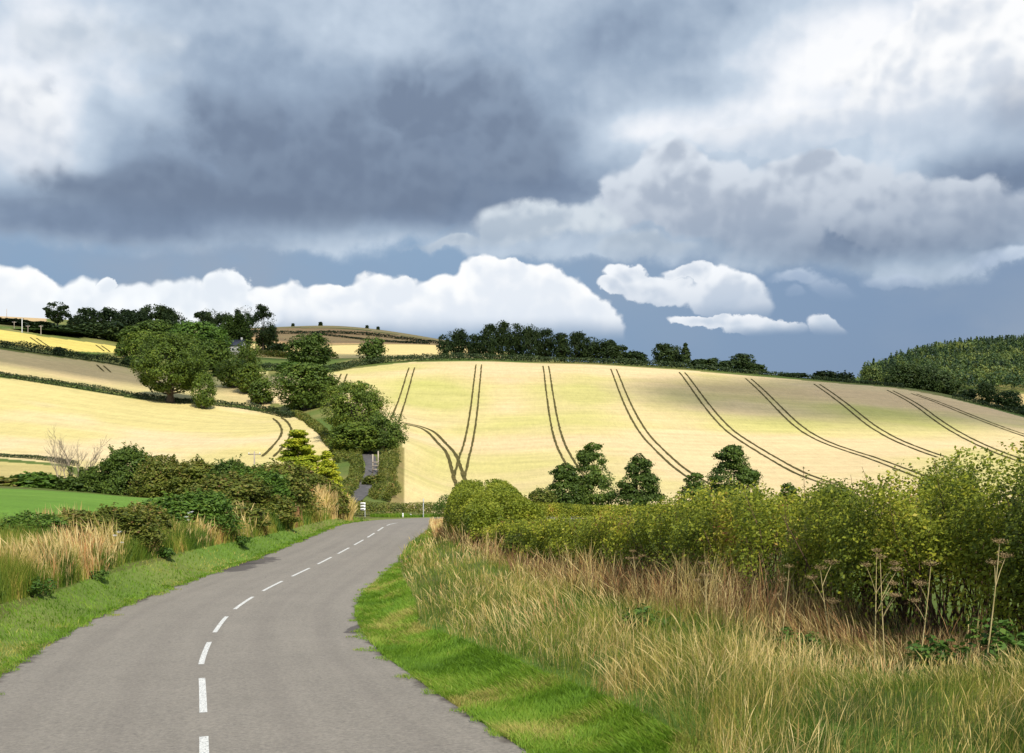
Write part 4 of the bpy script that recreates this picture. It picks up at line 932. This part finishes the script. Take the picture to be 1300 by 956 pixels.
T('bush', 'scrub', 688, 620, 656, 44, 100, 'greyish green shrub between the clipped hedge end and the layered trees', 'bush', 'bush', variant=1, lf=2.1)
T('bush', 'dark', 1203, 584, 650, 92, 45, 'broad round dark shrub rising behind the right hedge', 'bush', 'bush', variant=2, lf=2.6, dens=1.3)
hrow([(640, 87), (700, 87.5), (780, 88), (900, 88.5), (1040, 89)], 0, 0, [2.0, 2.0], [1.5, 1.35, 1.5, 1.4], 'low yellow-green hedge beyond the right roadside hedge, under the dark layered trees', seed=16, by_y=True, matn='hedge', lp=1.8, dens=6)
# ------------------------------------------------------------------ left middle ground: bushes beyond the bright green field
T('bush', 'dark', 165, 566, 628, 84, 112, 'tall ragged dark bush right of the bare tree', 'bush', 'bush', variant=3, lf=2.1, dens=1.3)
T('bush', 'scrub', 205, 578, 628, 76, 108, 'olive green bush, second from the bare tree in the row', 'bush', 'bush', variant=4, lf=2.1, dens=1.2)
T('bush', 'scrub', 250, 583, 632, 80, 106, 'flat topped olive bush, third from the bare tree in the row', 'bush', 'bush', variant=0, lf=2.1, dens=1.2)
T('bush', 'dark', 296, 583, 634, 70, 104, 'flat topped dark bush, fourth from the bare tree in the row', 'bush', 'bush', variant=1, lf=2.1, dens=1.2)
T('bush', 'dark', 124, 592, 625, 56, 112, 'low dark bush at the right foot of the bare tree', 'bush', 'bush', variant=2, lf=2.0)
T('bush', 'green', 45, 600, 622, 66, 112, 'low fresh green bush left of the bare tree', 'bush', 'bush', variant=3, lf=2.0)
T('bush', 'scrub', 0, 606, 622, 50, 110, 'low olive bush at the left edge behind the bright green field', 'bush', 'bush', variant=4, lf=2.0)
T('bush', 'dark', 90, 606, 624, 40, 110, 'very low dark bush under the bare tree', 'bush', 'bush', variant=0, lf=2.0)
# bare tree
def bare_tree():
    p = ground(94, 112); e = empty('bare_tree', p); tag(e, 'leafless pale tree with fine upright branches and ivy on its stems', 'tree')
    r = np.random.default_rng(3); parts = []
    def grow(a, d, l, rad, lev):
        q = np.linspace(0, 1, 5)[:, None]; w = np.cumsum(r.normal(size=(5, 3))*.03*l, 0); w[0] = 0
        path = a+d*l*q+w+np.array([0, 0, 1])*(q**2)*l*.12; parts.append(tube(path, rad*(1-.55*q[:, 0]), 5))
        if lev == 0: return
        for k in range(5 if lev > 1 else 4):
            f = r.uniform(.3, 1.0); s = path[min(4, int(f*4+.5))]; nd = unit(d+r.normal(size=3)*.55*np.array([1, 1, .5])); nd[2] = abs(nd[2])+.25
            grow(s, unit(nd), l*r.uniform(.45, .72), rad*.5, lev-1)
    for x, lean in ((-.9, -.22), (-.3, -.05), (.5, .1), (1.1, .3), (-1.5, -.35)):
        grow(np.array([x, r.normal()*.3, 0]), unit(np.array([lean, 0, 1])), r.uniform(2.4, 3.2), .085, 3)
    V, Fc, _ = join(parts); link('trunk', new_mesh('trunk', V, Fc, [M['palebark']], None, True), e)
    n = 2600; k = r.integers(0, 3, n); z = r.uniform(0, 2.6, n); xx = np.array([-.3, .5, 1.1])[k]+np.array([-.05, .1, .3])[k]*z+r.normal(size=n)*.16; P = np.stack([xx, r.normal(size=n)*.2, z], 1)
    V, Fc, TT = leaves(P, r.normal(size=(n, 3)), r.uniform(.1, .2, n), r); link('ivy', new_mesh('ivy', V, Fc, [M['dark']], {'tint': TT}), e)
bare_tree()
# ------------------------------------------------------------------ left roadside bank: shrubs
for k, (kind, matn, u, top, base, w, Y, lab) in enumerate([
    ('bush', 'scrub', 150, 642, 690, 110, 46, 'low ragged shrub along the bank below the bright green field'),
    ('bush', 'green', 40, 650, 700, 90, 42, 'low green shrub on the bank at the left edge of the photo'),
    ('bush', 'green', 228, 627, 690, 99, 56, 'rounded mid green shrub at the right end of the bright green field'),
    ('bush', 'green', 262, 622, 690, 84, 57, 'light green shrub just beyond the end of the bright green field'),
    ('bush', 'scrub', 290, 600, 690, 118, 70, 'tall olive shrub in the middle of the left roadside bank'),
    ('bush', 'green', 322, 593, 690, 99, 75, 'tall green shrub right of the olive one on the left bank'),
    ('bush', 'scrub', 352, 587, 680, 103, 80, 'tall olive green shrub below the golden cypress'),
    ('bush', 'scrub', 345, 629, 690, 66, 71, 'olive shrub low on the left bank close to the road'),
    ('bush', 'scrub', 388, 597, 670, 77, 88, 'last tall shrub of the left bank before the junction'),
    ('bush', 'scrub', 308, 640, 690, 64, 64, 'low brownish bramble shrub midway along the left bank'),
    ('bush', 'scrub', 415, 612, 660, 50, 88, 'low shrub at the far end of the left bank, by the small cypress'),
    ('bush', 'scrub', 182, 640, 690, 70, 50, 'small olive shrub on the bank before the tip of the bright green field'),
    ('bush', 'scrub', 95, 648, 690, 90, 44, 'low olive shrub on the bank between the two left ones')]):
    T(kind, matn, u, top, base, w, Y, lab, 'shrub', 'shrub', variant=k % 5, lf=2.3, dens=1.2, group='shrubs along the left roadside bank')
# ------------------------------------------------------------------ the big right-hand hedge
RH = np.array([(11.5, 5), (9.3, 10), (8.0, 13), (6.9, 16), (5.7, 20), (4.5, 26), (2.9, 34), (.9, 44), (-.8, 52), (-1.7, 59), (-1.8, 66), (-1.4, 74)], float)
RHs = smooth_path(RH, .8); RHp = np.c_[RHs, H(RHs[:, 0], RHs[:, 1])]
def right_hedge():
    s = np.r_[0, np.cumsum(np.hypot(*np.diff(RHs, axis=0).T))]
    sp = [0, 5, 10, 14, 20, 29, 38]; 
    def seg(y0, y1):
        m = (RHs[:, 1] >= y0) & (RHs[:, 1] <= y1); return RHp[m]
    spec = [  # y range, widths, heights, leaf, dens, seed, label
        (5, 19.5, [3.0, 3.0, 3.0], [3.1, 3.0, 2.8, 2.25], .060, 2100, 31, 'tall tangled hawthorn hedge nearest the camera, at the right edge'),
        (18.5, 33, [3.0, 3.2], [2.25, 2.1, 1.7], .075, 950, 32, 'leafy mid stretch of the right roadside hedge, yellow-green on top'),
        (32, 49, [3.2, 3.0], [1.65, 1.35, 1.3], .10, 800, 33, 'lower far stretch of the right roadside hedge, before the rounded clipped end')]
    for y0, y1, w, h, lf, dn, sd_, lab in spec:
        P = seg(y0, y1); e = empty('hedge', P[len(P)//2]); tag(e, lab, 'hedge'); off = -np.array(e.location)
        V, Fc, TT = hedge('hedge', P, w, h, lf, dn, 'hedge', '', seed=sd_, lump=.38, lumpscale=1.1, mean_t=.52, bare=.62 if y0 < 30 else .4)
        r = np.random.default_rng(sd_)
        # sprays of young shoots standing above the top
        n = int(len(P)*.8*6); k = r.integers(0, len(P), n); T2 = np.gradient(P[:, :2], axis=0); T2 /= np.linalg.norm(T2, axis=1)[:, None]
        lat = r.uniform(-.5, .5, n)*w[0]*.85; hh = np.interp(k, np.linspace(0, len(P), len(h)), h)*.86
        B = np.stack([P[k, 0]+T2[k, 1]*lat, P[k, 1]-T2[k, 0]*lat, P[k, 2]+hh], 1); ln = r.uniform(.15, .95 if y0 < 10 else .55, n)*(.5+vnoise(np.stack([k*.25, k*0.], 1), sd_))
        D = unit(np.stack([r.normal(size=n)*.35, r.normal(size=n)*.35, np.ones(n)], 1)); tw = []
        m = 16; f = r.random((n, m)); Q = B[:, None]+D[:, None]*(ln[:, None]*f)[..., None]+r.normal(size=(n, m, 3))*.045*(1.2-f)[..., None]
        Q = Q.reshape(-1, 3); v2, f2, t2 = leaves(Q, np.tile([0, 0, .6], (len(Q), 1)), r.uniform(.6, 1.3, len(Q))*lf*.9, r, 1, np.clip(.62+r.normal(size=len(Q))*.2, 0, 1))
        V, Fc, TT = join([(V, Fc, TT), (v2, f2, t2)])
        link('foliage', new_mesh('foliage', V+off, Fc, [M['hedge']], {'tint': TT}), e)
        parts = []
        for i in range(0, n, 2): parts.append(tube([B[i]-D[i]*.3, B[i]+D[i]*ln[i]*.95], [.009, .004], 3))
        # stems inside the hedge, seen in the gaps low down
        ns = int(len(P)*.8*34)
        for i in range(ns):
            kk = r.integers(0, len(P)); la = r.uniform(-.42, .42)*w[0]; b0 = np.array([P[kk, 0]+T2[kk, 1]*la*.8, P[kk, 1]-T2[kk, 0]*la*.8, P[kk, 2]-.05]); hgt = np.interp(kk, np.linspace(0, len(P), len(h)), h)*r.uniform(.55, .9)
            q = np.linspace(0, 1, 5)[:, None]; pth = b0+np.array([r.normal()*.35, r.normal()*.35, hgt])*q+np.cumsum(r.normal(size=(5, 3))*.05, 0)
            parts.append(tube(pth, r.uniform(.010, .028)*(1-.7*q[:, 0]), 4))
        V, Fc, _ = join(parts); link('stems', new_mesh('stems', V+off, Fc, [M['twig']], None, True), e)
    # rounded clipped end
    P = seg(48, 70); e = empty('hedge', P[len(P)//2]); tag(e, 'rounded dense bright green end of the right hedge, closest to the junction', 'hedge'); off = -np.array(e.location)
    V, Fc, TT = hedge('hedge', P, [3.8, 4.5, 4.2], [1.9, 2.9, 3.2, 2.6], .12, 900, 'clip', '', seed=35, lump=.10, lumpscale=.5, mean_t=.55)
    link('foliage', new_mesh('foliage', V+off, Fc, [M['clip']], {'tint': TT}), e)
right_hedge()
# ------------------------------------------------------------------ grasses
RIN = hits([(551, 664), (545, 672), (520, 690), (506, 712), (512, 735), (528, 765), (532, 795), (590, 815), (660, 842), (720, 868), (800, 900), (900, 956)], 8, 95)   # verge / tall grass border
def road_edge(side, y0, y1, off=0.0):
    T2 = np.gradient(RC, axis=0); T2 /= np.linalg.norm(T2, axis=1)[:, None]; Q = RC+np.stack([T2[:, 1], -T2[:, 0]], 1)*(HW+off)*side
    m = (RC[:, 1] >= y0) & (RC[:, 1] <= y1); return Q[m]
def verges():
    r = np.random.default_rng(11)
    LIN = hits([(-80, 800), (0, 768), (60, 753), (100, 740), (160, 716), (230, 702), (300, 688), (345, 678), (400, 664), (448, 652)], 15, 95)
    EL = road_edge(-1, 9, 89, -.12); ER = road_edge(1, 3, 83, -.12)
    polyL = [tuple(p) for p in EL]+[tuple(p[:2]) for p in LIN[::-1]]+[(-24, 14)]
    polyR = [tuple(p) for p in ER]+[tuple(p[:2]) for p in RIN]+[(4.0, 6)]
    # left verge
    for nm, poly, n, lab in (('verge_grass', polyL, 90000, 'short green grass verge along the left side of the road'), ('verge_grass', polyR, 170000, 'bright green grass verge along the right side of the road, in the bend')):
        P = scatter(poly, None, r, n); d = P[:, 1]; h = (.05+.09*r.random(n))*(1+.8*fbm(P[:, :2]*1.1, 4)); w = np.maximum(.011, .85*d/F)*r.uniform(.7, 1.5, n)
        h = np.maximum(h, 0.0022*d); t = np.clip(fbm(P[:, :2]*.9, 6, 4)*1.3-.15+r.normal(size=n)*.14, 0, 1)
        dry = fbm(P[:, :2]*.35, 16, 3) > .60; t = np.where(dry, np.clip(t+.35, 0, 1), t)
        V, Fc, TT = blades(P, h, w, h*.8, r, t, 2)
        tag(link(nm, new_mesh(nm, V, Fc, [M['verge']], {'tint': TT})), lab, 'grass', kind='stuff')
    # tufts that break the tarmac edges
    for side, y0, y1, lab in ((-1, 10, 88, 'grass tufts creeping over the left edge of the tarmac'), (1, 8, 82, 'grass tufts creeping over the right edge of the tarmac')):
        Q = road_edge(side, y0, y1); n = 16000; k = (np.exp(r.uniform(0, 1, n)*math.log(len(Q)+1))-1).clip(0, len(Q)-1.01); i0 = k.astype(int); f = k-i0
        c0 = Q[i0]*(1-f[:, None])+Q[np.minimum(i0+1, len(Q)-1)]*f[:, None]
        T2 = np.gradient(Q, axis=0); T2 /= np.linalg.norm(T2, axis=1)[:, None]; N2 = np.stack([T2[:, 1], -T2[:, 0]], 1)*side
        cl = fbm(c0*1.6, 61, 4); off = -(cl-.40)*1.5+r.uniform(0, .35, n); xy = c0+N2[i0]*off[:, None]; P = np.c_[xy, H(xy[:, 0], xy[:, 1])+.05]; d = P[:, 1]
        V, Fc, TT = blades(P, np.maximum(.035+.05*r.random(n), .0018*d), np.maximum(.009, .8*d/F), np.full(n, .05), r, np.clip(.45+(cl-.5)+r.normal(size=n)*.2, 0, 1), 2)
        tag(link('verge_grass', new_mesh('verge_grass', V, Fc, [M['verge']], {'tint': TT})), lab, 'grass', kind='stuff')
    return LIN
LIN = verges()
def tall_grass(name, poly, n, hmin, hmax, matn, lab, seed, head=1.9, wpx=1.0, lean=.3, mt=.5, patch=None):
    r = np.random.default_rng(seed); P = scatter(poly, None, r, n)
    if patch is not None: m = fbm(P[:, :2]*patch[0], patch[1], 3) > patch[2]; P = P[m]; n = len(P)
    d = P[:, 1]; c = fbm(P[:, :2]*.55, seed+1, 4); h = (hmin+(hmax-hmin)*r.random(n)**1.3)*(.25+1.5*c)*np.where(P[:, 0] > 0, np.clip(1.75-P[:, 0]/P[:, 1]*3.2, .6, 1), 1); w = np.maximum(.0035, wpx*.68*d/F)*r.uniform(.6, 1.2, n)
    t = np.clip(mt+(fbm(P[:, :2]*.45, seed+2, 4)-.5)*1.3+(fbm(P[:, :2]*2.2, seed+4, 3)-.5)*1.0+r.normal(size=n)*.15-np.where(P[:, 0] > 0, .22*np.clip((P[:, 0]/P[:, 1]-.22)/.12, 0, 1), 0), 0, 1)
    V, Fc, TT = blades(P, h, w, h*lean*r.uniform(.4, 1.6, n), r, t, 4, head=head)
    tag(link(name, new_mesh(name, V, Fc, [M[matn]], {'tint': TT})), lab, 'grass', kind='stuff')
hedge_front = [(p[0]-1.0, p[1]) for p in RH[::-1]]
polyRT = [tuple(p[:2]) for p in RIN[::-1]]+[]
polyRT = [tuple(p[:2]) for p in RIN]+[(4.2, 6), (12, 5), (13, 6.5)]+[(x, y) for x, y in RH[1:]][:]
polyRT2 = [tuple(p[:2]) for p in RIN]+[(1.6, 5.5), (2.0, 4.2), (10.5, 4.2)]+[(x-.6, y) for x, y in RH[1:]]
tall_grass('tall_grass', polyRT2, 150000, .12, .62, 'mixgrass', 'tall green and straw coloured grass below the right hedge', 41, head=0, wpx=.85, lean=.8, mt=.38)
tall_grass('dry_grass', polyRT2, 46000, .25, .72, 'dry', 'dry golden grass stems with seed heads in front of the right hedge', 42, head=2.0, wpx=.7, lean=.5, mt=.62, patch=(.32, 77, .44))
tall_grass('dock_stems', [(x-2.5, y) for x, y in RH[2:]]+[(x-.6, y) for x, y in RH[:1:-1]], 5500, .4, 1.05, 'russet', 'rusty brown dead stems tangled along the foot of the right hedge', 43, head=1.6, wpx=.6, lean=.5)
tall_grass('dry_stems', [(x-2.5, y) for x, y in RH[2:]]+[(x-.6, y) for x, y in RH[:1:-1]], 6500, .4, 1.15, 'dry', 'tall dry stalks standing against the foot of the right hedge', 50, head=1.4, wpx=.55, lean=.45, mt=.7)
polyLT = [tuple(p[:2]) for p in LIN]+[tuple(ground(a, b)[:2]) for a, b in [(448, 98), (400, 92), (340, 76), (250, 60), (200, 54), (100, 46), (0, 43), (-90, 42)]]
tall_grass('tall_grass', polyLT, 100000, .3, 1.15, 'mixgrass', 'tall mixed grass and weeds on the left roadside bank', 44, head=0, wpx=1.0, lean=.4, mt=.40)
tall_grass('dry_grass', polyLT, 19000, .4, 1.5, 'dry', 'pale dry grass stems standing along the left roadside bank', 45, head=2.0, wpx=.85, lean=.3, mt=.5, patch=(.25, 31, .50))
tall_grass('dock_stems', polyLT, 16000, .6, 1.4, 'russet', 'rusty brown dock seed heads among the grass of the left bank', 46, head=2.6, wpx=.9, lean=.2, patch=(.16, 53, .56))
gp = lambda L: [tuple(ground(a, b)[:2]) for a, b in L]
tall_grass('dry_grass', gp([(352, 76), (400, 83), (448, 90), (446, 97), (410, 95), (360, 86)]), 16000, .8, 2.1, 'dry', 'tall pale grass covering the far end of the left bank by the junction', 47, head=1.8, wpx=1.1, lean=.3, mt=.45)
tall_grass('dry_grass', gp([(553, 66), (549, 74), (545, 84), (560, 88), (600, 88), (596, 76), (572, 66)]), 9000, .3, .8, 'dry', 'brown grass on the slope left of the rounded hedge end', 48, head=1.6, wpx=1.0, lean=.4, mt=.75)
tall_grass('tall_grass', gp([(470, 97.6), (560, 99.5), (640, 102), (640, 100.5), (560, 98.2), (470, 96.2)]), 6000, .15, .4, 'verge', 'bright strip of grass along the far side of the junction', 49, head=0, wpx=1.0)

# ------------------------------------------------------------------ clouds that throw the shade seen on the hill tops
def cloud(cx, cy, rx, ry, dist, seed, rot=0.0):
    m = M.get('cloud')
    if m is None:
        m, nt, g, out = mat('cloud'); b = bsdf(nt, (.9, .9, .9), 1, 0); t = nt.nodes.new('ShaderNodeBsdfTransparent'); x = nt.nodes.new('ShaderNodeMixShader'); x.inputs[0].default_value = .47
        nt.links.new(t.outputs[0], x.inputs[1]); nt.links.new(b.outputs[0], x.inputs[2]); nt.links.new(x.outputs[0], out.inputs[0]); M['cloud'] = m
    n1, n2 = 96, 24; th = np.linspace(0, 2*np.pi, n1, endpoint=False); ph = np.linspace(-np.pi/2, np.pi/2, n2)
    TH, PH = np.meshgrid(th, ph, indexing='ij'); D = np.stack([np.cos(TH)*np.cos(PH), np.sin(TH)*np.cos(PH), np.sin(PH)], -1)
    k = .62+.75*fbm(D*2.2+seed*3.1, seed, 5)
    V = D*k[..., None]*np.array([rx, ry, 30]); c, s = math.cos(rot), math.sin(rot); V = np.stack([V[..., 0]*c-V[..., 1]*s, V[..., 0]*s+V[..., 1]*c, V[..., 2]], -1)
    i, j = np.meshgrid(np.arange(n1), np.arange(n2-1), indexing='ij'); Fc = np.stack([i*n2+j, ((i+1) % n1)*n2+j, ((i+1) % n1)*n2+j+1, i*n2+j+1], -1).reshape(-1, 4)
    z = float(H(np.array([cx]), np.array([cy]))[0]); p = np.array([cx, cy, z])+np.array(SUNV)*dist
    o = link('cloud', new_mesh('cloud', V.reshape(-1, 3), Fc, [m], None, True), loc=p); tag(o, kind='structure')
cloud(170, 338, 125, 64, 3400, 1, .15); cloud(40, 428, 110, 28, 2400, 2); cloud(-105, 740, 170, 150, 2100, 3); cloud(-190, 440, 130, 38, 1900, 4, -.1); cloud(-135, 312, 80, 10, 1500, 5, -.05)
# ------------------------------------------------------------------ small built things
def box(c, s, rot=0.0):
    x, y, z = s[0]/2, s[1]/2, s[2]/2
    V = np.array([(i, j, k) for i in (-x, x) for j in (-y, y) for k in (-z, z)], float); c0, s0 = math.cos(rot), math.sin(rot)
    V = np.stack([V[:, 0]*c0-V[:, 1]*s0, V[:, 0]*s0+V[:, 1]*c0, V[:, 2]], 1)+np.array(c)
    return V, np.array([(0, 1, 3, 2), (4, 6, 7, 5), (0, 4, 5, 1), (2, 3, 7, 6), (0, 2, 6, 4), (1, 5, 7, 3)])
def part(name, shapes, m, parent, smooth=False):
    V, Fc, _ = join(shapes); return link(name, new_mesh(name, V, Fc, [M[m]], None, smooth), parent)
def cyl(x, y, z0, z1, r0, r1=None, k=10): return tube([(x, y, z0), (x, y, (z0+z1)/2), (x, y, z1), (x, y, z1+.001)], [r0, (r0+(r1 or r0))/2, r1 or r0, .0005], k)
def pole(u, Y, top, label, rad=.14, lamp=False, m='wood', arms=1):
    p = ground(u, Y); h = (HY-top)/F*p[1]-p[2]; e = empty('utility_pole', p); tag(e, label, 'utility pole')
    part('pole', [cyl(0, 0, -.1, h, rad, rad*.7)], m, e, True)
    for k in range(arms):
        z = h-.35-.7*k; a = part('crossarm', [box((0, -.02, z), (1.5, .10, .12))], m, e)
        for x in (-.65, 0, .65): part('insulator', [cyl(x, -.02, z+.06, z+.24, .05, .03, 6)], 'white', a, True)
pole(28, 372, 404, 'tall pale utility pole at the top corner of the yellow field', .13, m='white', arms=0)
pole(52, 374, 413, 'utility pole with crossarm at the upper border of the yellow field', .16)
pole(18, 380, 408, 'short thin utility pole left of the tall pale one', .12)
pole(35.5, 376, 413, 'short thin utility pole just right of the tall pale one', .12)
pole(8.5, 520, 392, 'thin mast alone against the white cloud at far left', .14, arms=0)
pole(323, 122, 573, 'wooden pole with small crossarm rising behind the left roadside bushes', .11)
# road sign at the junction: stacked white arms with dark lettering bars
def road_sign():
    p = ground(460.8, 96.5); e = empty('direction_sign', p); tag(e, 'small stacked white direction sign on a grey post at the junction', 'road sign')
    part('post', [cyl(.19, .04, -.2, 1.35, .035)], 'steel', e, True)
    for k in range(3):
        z = 1.24-.27*k; q = part('panel', [box((0, 0, z), (.46, .03, .22))], 'white', e); q['label'] = 'white panel of the stacked sign'
        part('lettering_bar', [box((-.02, -.018, z-.005), (.26, .006, .07))], 'black', q)
road_sign()
def marker(u, Y, h, label, w=.10):
    p = ground(u, Y); e = empty('marker_post', p); tag(e, label, 'marker post')
    part('post', [box((0, 0, h/2-.05), (w, w*.6, h+.1))], 'white', e); part('cap', [box((0, 0, h+.02), (w*1.1, w*.7, .04))], 'black', e); part('reflector', [box((0, -w*.32, h*.75), (w*.6, .01, .07))], 'steel', e)
marker(511.5, 97.0, .42, 'short white marker post on the far verge, left one', .12); marker(521.5, 98.2, .30, 'shorter white marker post on the far verge, right one', .12)
def steel_post():
    p = ground(537.5, 97.5); e = empty('sign_post', p); tag(e, 'thin grey steel post on the far verge before the junction hedge', 'post')
    part('post', [cyl(0, 0, -.1, 1.75, .045)], 'steel', e, True); part('plate', [box((0, .04, 1.55), (.05, .28, .32))], 'steel', e)
steel_post()
def lane_gate():
    p = hit(476, 601, 140, 185); e = empty('timber_barrier', p); tag(e, 'weathered timber posts and rails standing beside the sunken lane under the trees', 'fence')
    for x, h in ((-.32, 2.9), (.5, 3.4)): part('post', [box((x, 0, h/2-.1), (.17, .17, h+.2))], 'wood', e)
    for z in (.6, 1.15, 1.7): part('rail', [box((.09, -.11, z), (1.0, .05, .13))], 'wood', e)
lane_gate()
def house():
    p = ground(299, 425); e = empty('farmhouse', p); tag(e, 'small white house with dark slate roof half hidden in the hillside trees', 'house'); e.rotation_euler = (0, 0, -.15)
    L, W, he, hr = 7.0, 5.0, 3.6, 5.9
    part('wall', [box((0, 0, he/2-.5), (L, W, he+1)), (np.array([(-L/2, -W/2, he), (-L/2, W/2, he), (-L/2, 0, hr-.1), (-L/2, 0, hr-.1), (L/2, -W/2, he), (L/2, W/2, he), (L/2, 0, hr-.1), (L/2, 0, hr-.1)]), np.array([(0, 1, 2, 3), (4, 5, 6, 7)]))], 'wall', e)
    o = .35; th = .12; sl = []
    for s in (-1, 1):
        a = np.array([(-L/2-o, s*(W/2+o), he-.3), (L/2+o, s*(W/2+o), he-.3), (L/2+o, 0, hr), (-L/2-o, 0, hr)]); V = np.r_[a, a+[0, 0, th]]
        sl.append((V, np.array([(0, 1, 2, 3), (7, 6, 5, 4), (0, 4, 5, 1), (1, 5, 6, 2), (2, 6, 7, 3), (3, 7, 4, 0)])))
    rf = part('roof', sl, 'slate', e); part('chimney', [box((L/2-.8, 0, hr+.3), (.7, .6, 1.4))], 'wall', rf)
    for x in (-2.2, 0, 2.2):
        w = part('window', [box((x, -W/2-.02, 1.9), (1.0, .06, 1.1))], 'white', e); part('pane', [box((x, -W/2-.06, 1.9), (.8, .03, .9))], 'glass', w)
house()
# ------------------------------------------------------------------ single plants on the banks
def weed(u, v, w, h, label, matn='nettle', Y0=18, Y1=95, seed=0, ls=.09, Yfix=None):
    p = ground(u, Yfix) if Yfix else hit(u, v, Y0, Y1); r = np.random.default_rng(seed); e = empty('weed_clump', p); tag(e, label, 'weed clump'); R = w/F*p[1]/2
    ns = int(10+R*26); st = []; Q = []; Nn = []
    for i in range(ns):
        a = r.uniform(0, 6.28); q = R*math.sqrt(r.random()); hh = h*r.uniform(.6, 1)*(1-.35*q/R); b0 = np.array([q*math.cos(a), q*math.sin(a), -.02]); t1 = b0+np.array([math.cos(a)*.25*q, math.sin(a)*.25*q, hh])
        st.append(tube([b0, (b0+t1)/2+r.normal(size=3)*.015, t1], [.007, .005, .003], 4))
        m = 26; f = r.random(m)**.7; D = sphere_dirs(m, r); D[:, 2] *= .3; P = b0+(t1-b0)*f[:, None]+D*(ls*1.3*(1.15-f*.6))[:, None]; Q.append(P); Nn.append(np.stack([D[:, 0]*.4, D[:, 1]*.4, np.ones(m)], 1))
    V, Fc, TT = leaves(np.concatenate(Q), np.concatenate(Nn), np.concatenate([r.uniform(.7, 1.3, 26)*ls for _ in Q]), r, .35); V, Fc, TT = join([(V, Fc, TT)]+[(*s_, np.full(len(s_[0]), .2)) for s_ in st]); link('foliage', new_mesh('foliage', V, Fc, [M[matn]], {'tint': TT}), e)
weed(38, 752, 50, .6, 'lush green nettle clump on the left verge, the nearest and largest', seed=1, ls=.12)
weed(118, 733, 28, .42, 'small bright green weed clump on the left verge, second along the road', seed=2, ls=.11)
weed(300, 690, 30, .55, 'leafy dark green dock clump at the left verge by the damp patch', seed=3, ls=.16)
weed(205, 705, 26, .45, 'low green weed clump on the left verge below the russet grasses', seed=4, ls=.15)
weed(1268, 812, 70, .8, 'broad leaved green weeds under the tall hedge at the right edge', seed=5, ls=.10, Yfix=12.2)
weed(1195, 815, 60, .6, 'green nettles at the foot of the tall hedge, left of the edge clump', seed=6, ls=.09, Yfix=12.9)
weed(1010, 790, 60, .45, 'short green weeds under the middle of the near hedge', seed=7, ls=.09, Yfix=15.6)
weed(820, 775, 60, .5, 'short green weeds between dry grass tufts under the leafy hedge stretch', seed=8, ls=.10, Yfix=20.0)
def hogweed(u, Y, h, label, lean, seed, m='drystalk', flower=False):
    p = ground(u, Y); r = np.random.default_rng(seed); e = empty('hogweed', p); tag(e, label, 'hogweed'); top = np.array([lean*h, r.normal()*.06, h])
    q = np.linspace(0, 1, 7)[:, None]; path = top*q+np.array([lean*.25*h, 0, 0])*(q*(1-q))-np.array([0, 0, .03])*(1-q)
    part('stem', [tube(path, .010*(1-.6*q[:, 0]), 6)], m, e, True)
    ends = [(path[-1], unit(top))]
    for k in range(r.integers(2, 4)):
        f = r.uniform(.5, .85); s = path[int(f*6)]; a = r.uniform(0, 6.28); d = unit(np.array([math.cos(a)*.6, math.sin(a)*.6, 1])); t1 = s+d*h*r.uniform(.18, .3)
        part('branch', [tube([s, (s+t1)/2+[0, 0, .02], t1], [.005, .004, .003], 5)], m, e, True); ends.append((t1, d))
    for c, d in ends:
        R = r.uniform(.07, .12); sh = []; n = 16
        for i in range(n):
            a = i*2.4; rr = R*math.sqrt((i+.5)/n); tp = c+np.array([math.cos(a)*rr, math.sin(a)*rr, R*.55*(1-.3*(rr/R)**2)]); sh.append(tube([c, (c+tp)/2+[0, 0, -.004], tp], [.0025, .002, .002], 3))
            V, Fc, _ = leaves(tp+r.normal(size=(7, 3))*.012, np.tile([0, 0, 1.], (7, 1)), np.full(7, .017), r, .6); sh.append((V, Fc))
        part('umbel', sh, 'white' if flower else 'umbel', e)
M['drystalk'] = plainmat('dry hollow stalk', (.30, .24, .10), (.50, .40, .20), 5, .7, .2)
M['umbel'] = plainmat('dead seed head', (.17, .11, .05), (.34, .25, .13), 9, .9, .1)
for k, (u, Y, h, lean, lab) in enumerate([
    (1110, 13.6, 1.6, .02, 'tall pale hogweed stalk before the near hedge, left one of the close pair'),
    (1124, 13.4, 1.5, -.04, 'tall pale hogweed stalk before the near hedge, right one of the close pair'),
    (1250, 12.0, 1.5, .12, 'brown hogweed stalk leaning right, nearest the right edge of the picture'),
    (1165, 13.0, 1.35, .16, 'short hogweed stalk leaning right, just right of the close pair'),
    (1060, 14.4, 1.35, -.16, 'thin dry hogweed stalk leaning left, left of the close pair'),
    (990, 15.6, 1.3, .10, 'short dry hogweed with a brown seed head, leftmost before the near hedge'),
    (900, 18.0, 1.2, -.06, 'single dry hogweed standing at the start of the leafy hedge stretch'),
    (812, 24.0, 1.15, -.14, 'dry hogweed leaning left before the middle of the right hedge')]): hogweed(u, Y, h, lab, lean, k)
hogweed(150, 42.0, 1.25, 'white flowering umbel standing in the grass of the left bank, nearer one', .03, 31, flower=True)
hogweed(240, 53.0, 1.25, 'white flowering umbel on the left bank beside the rounded green shrub', -.03, 32, flower=True)
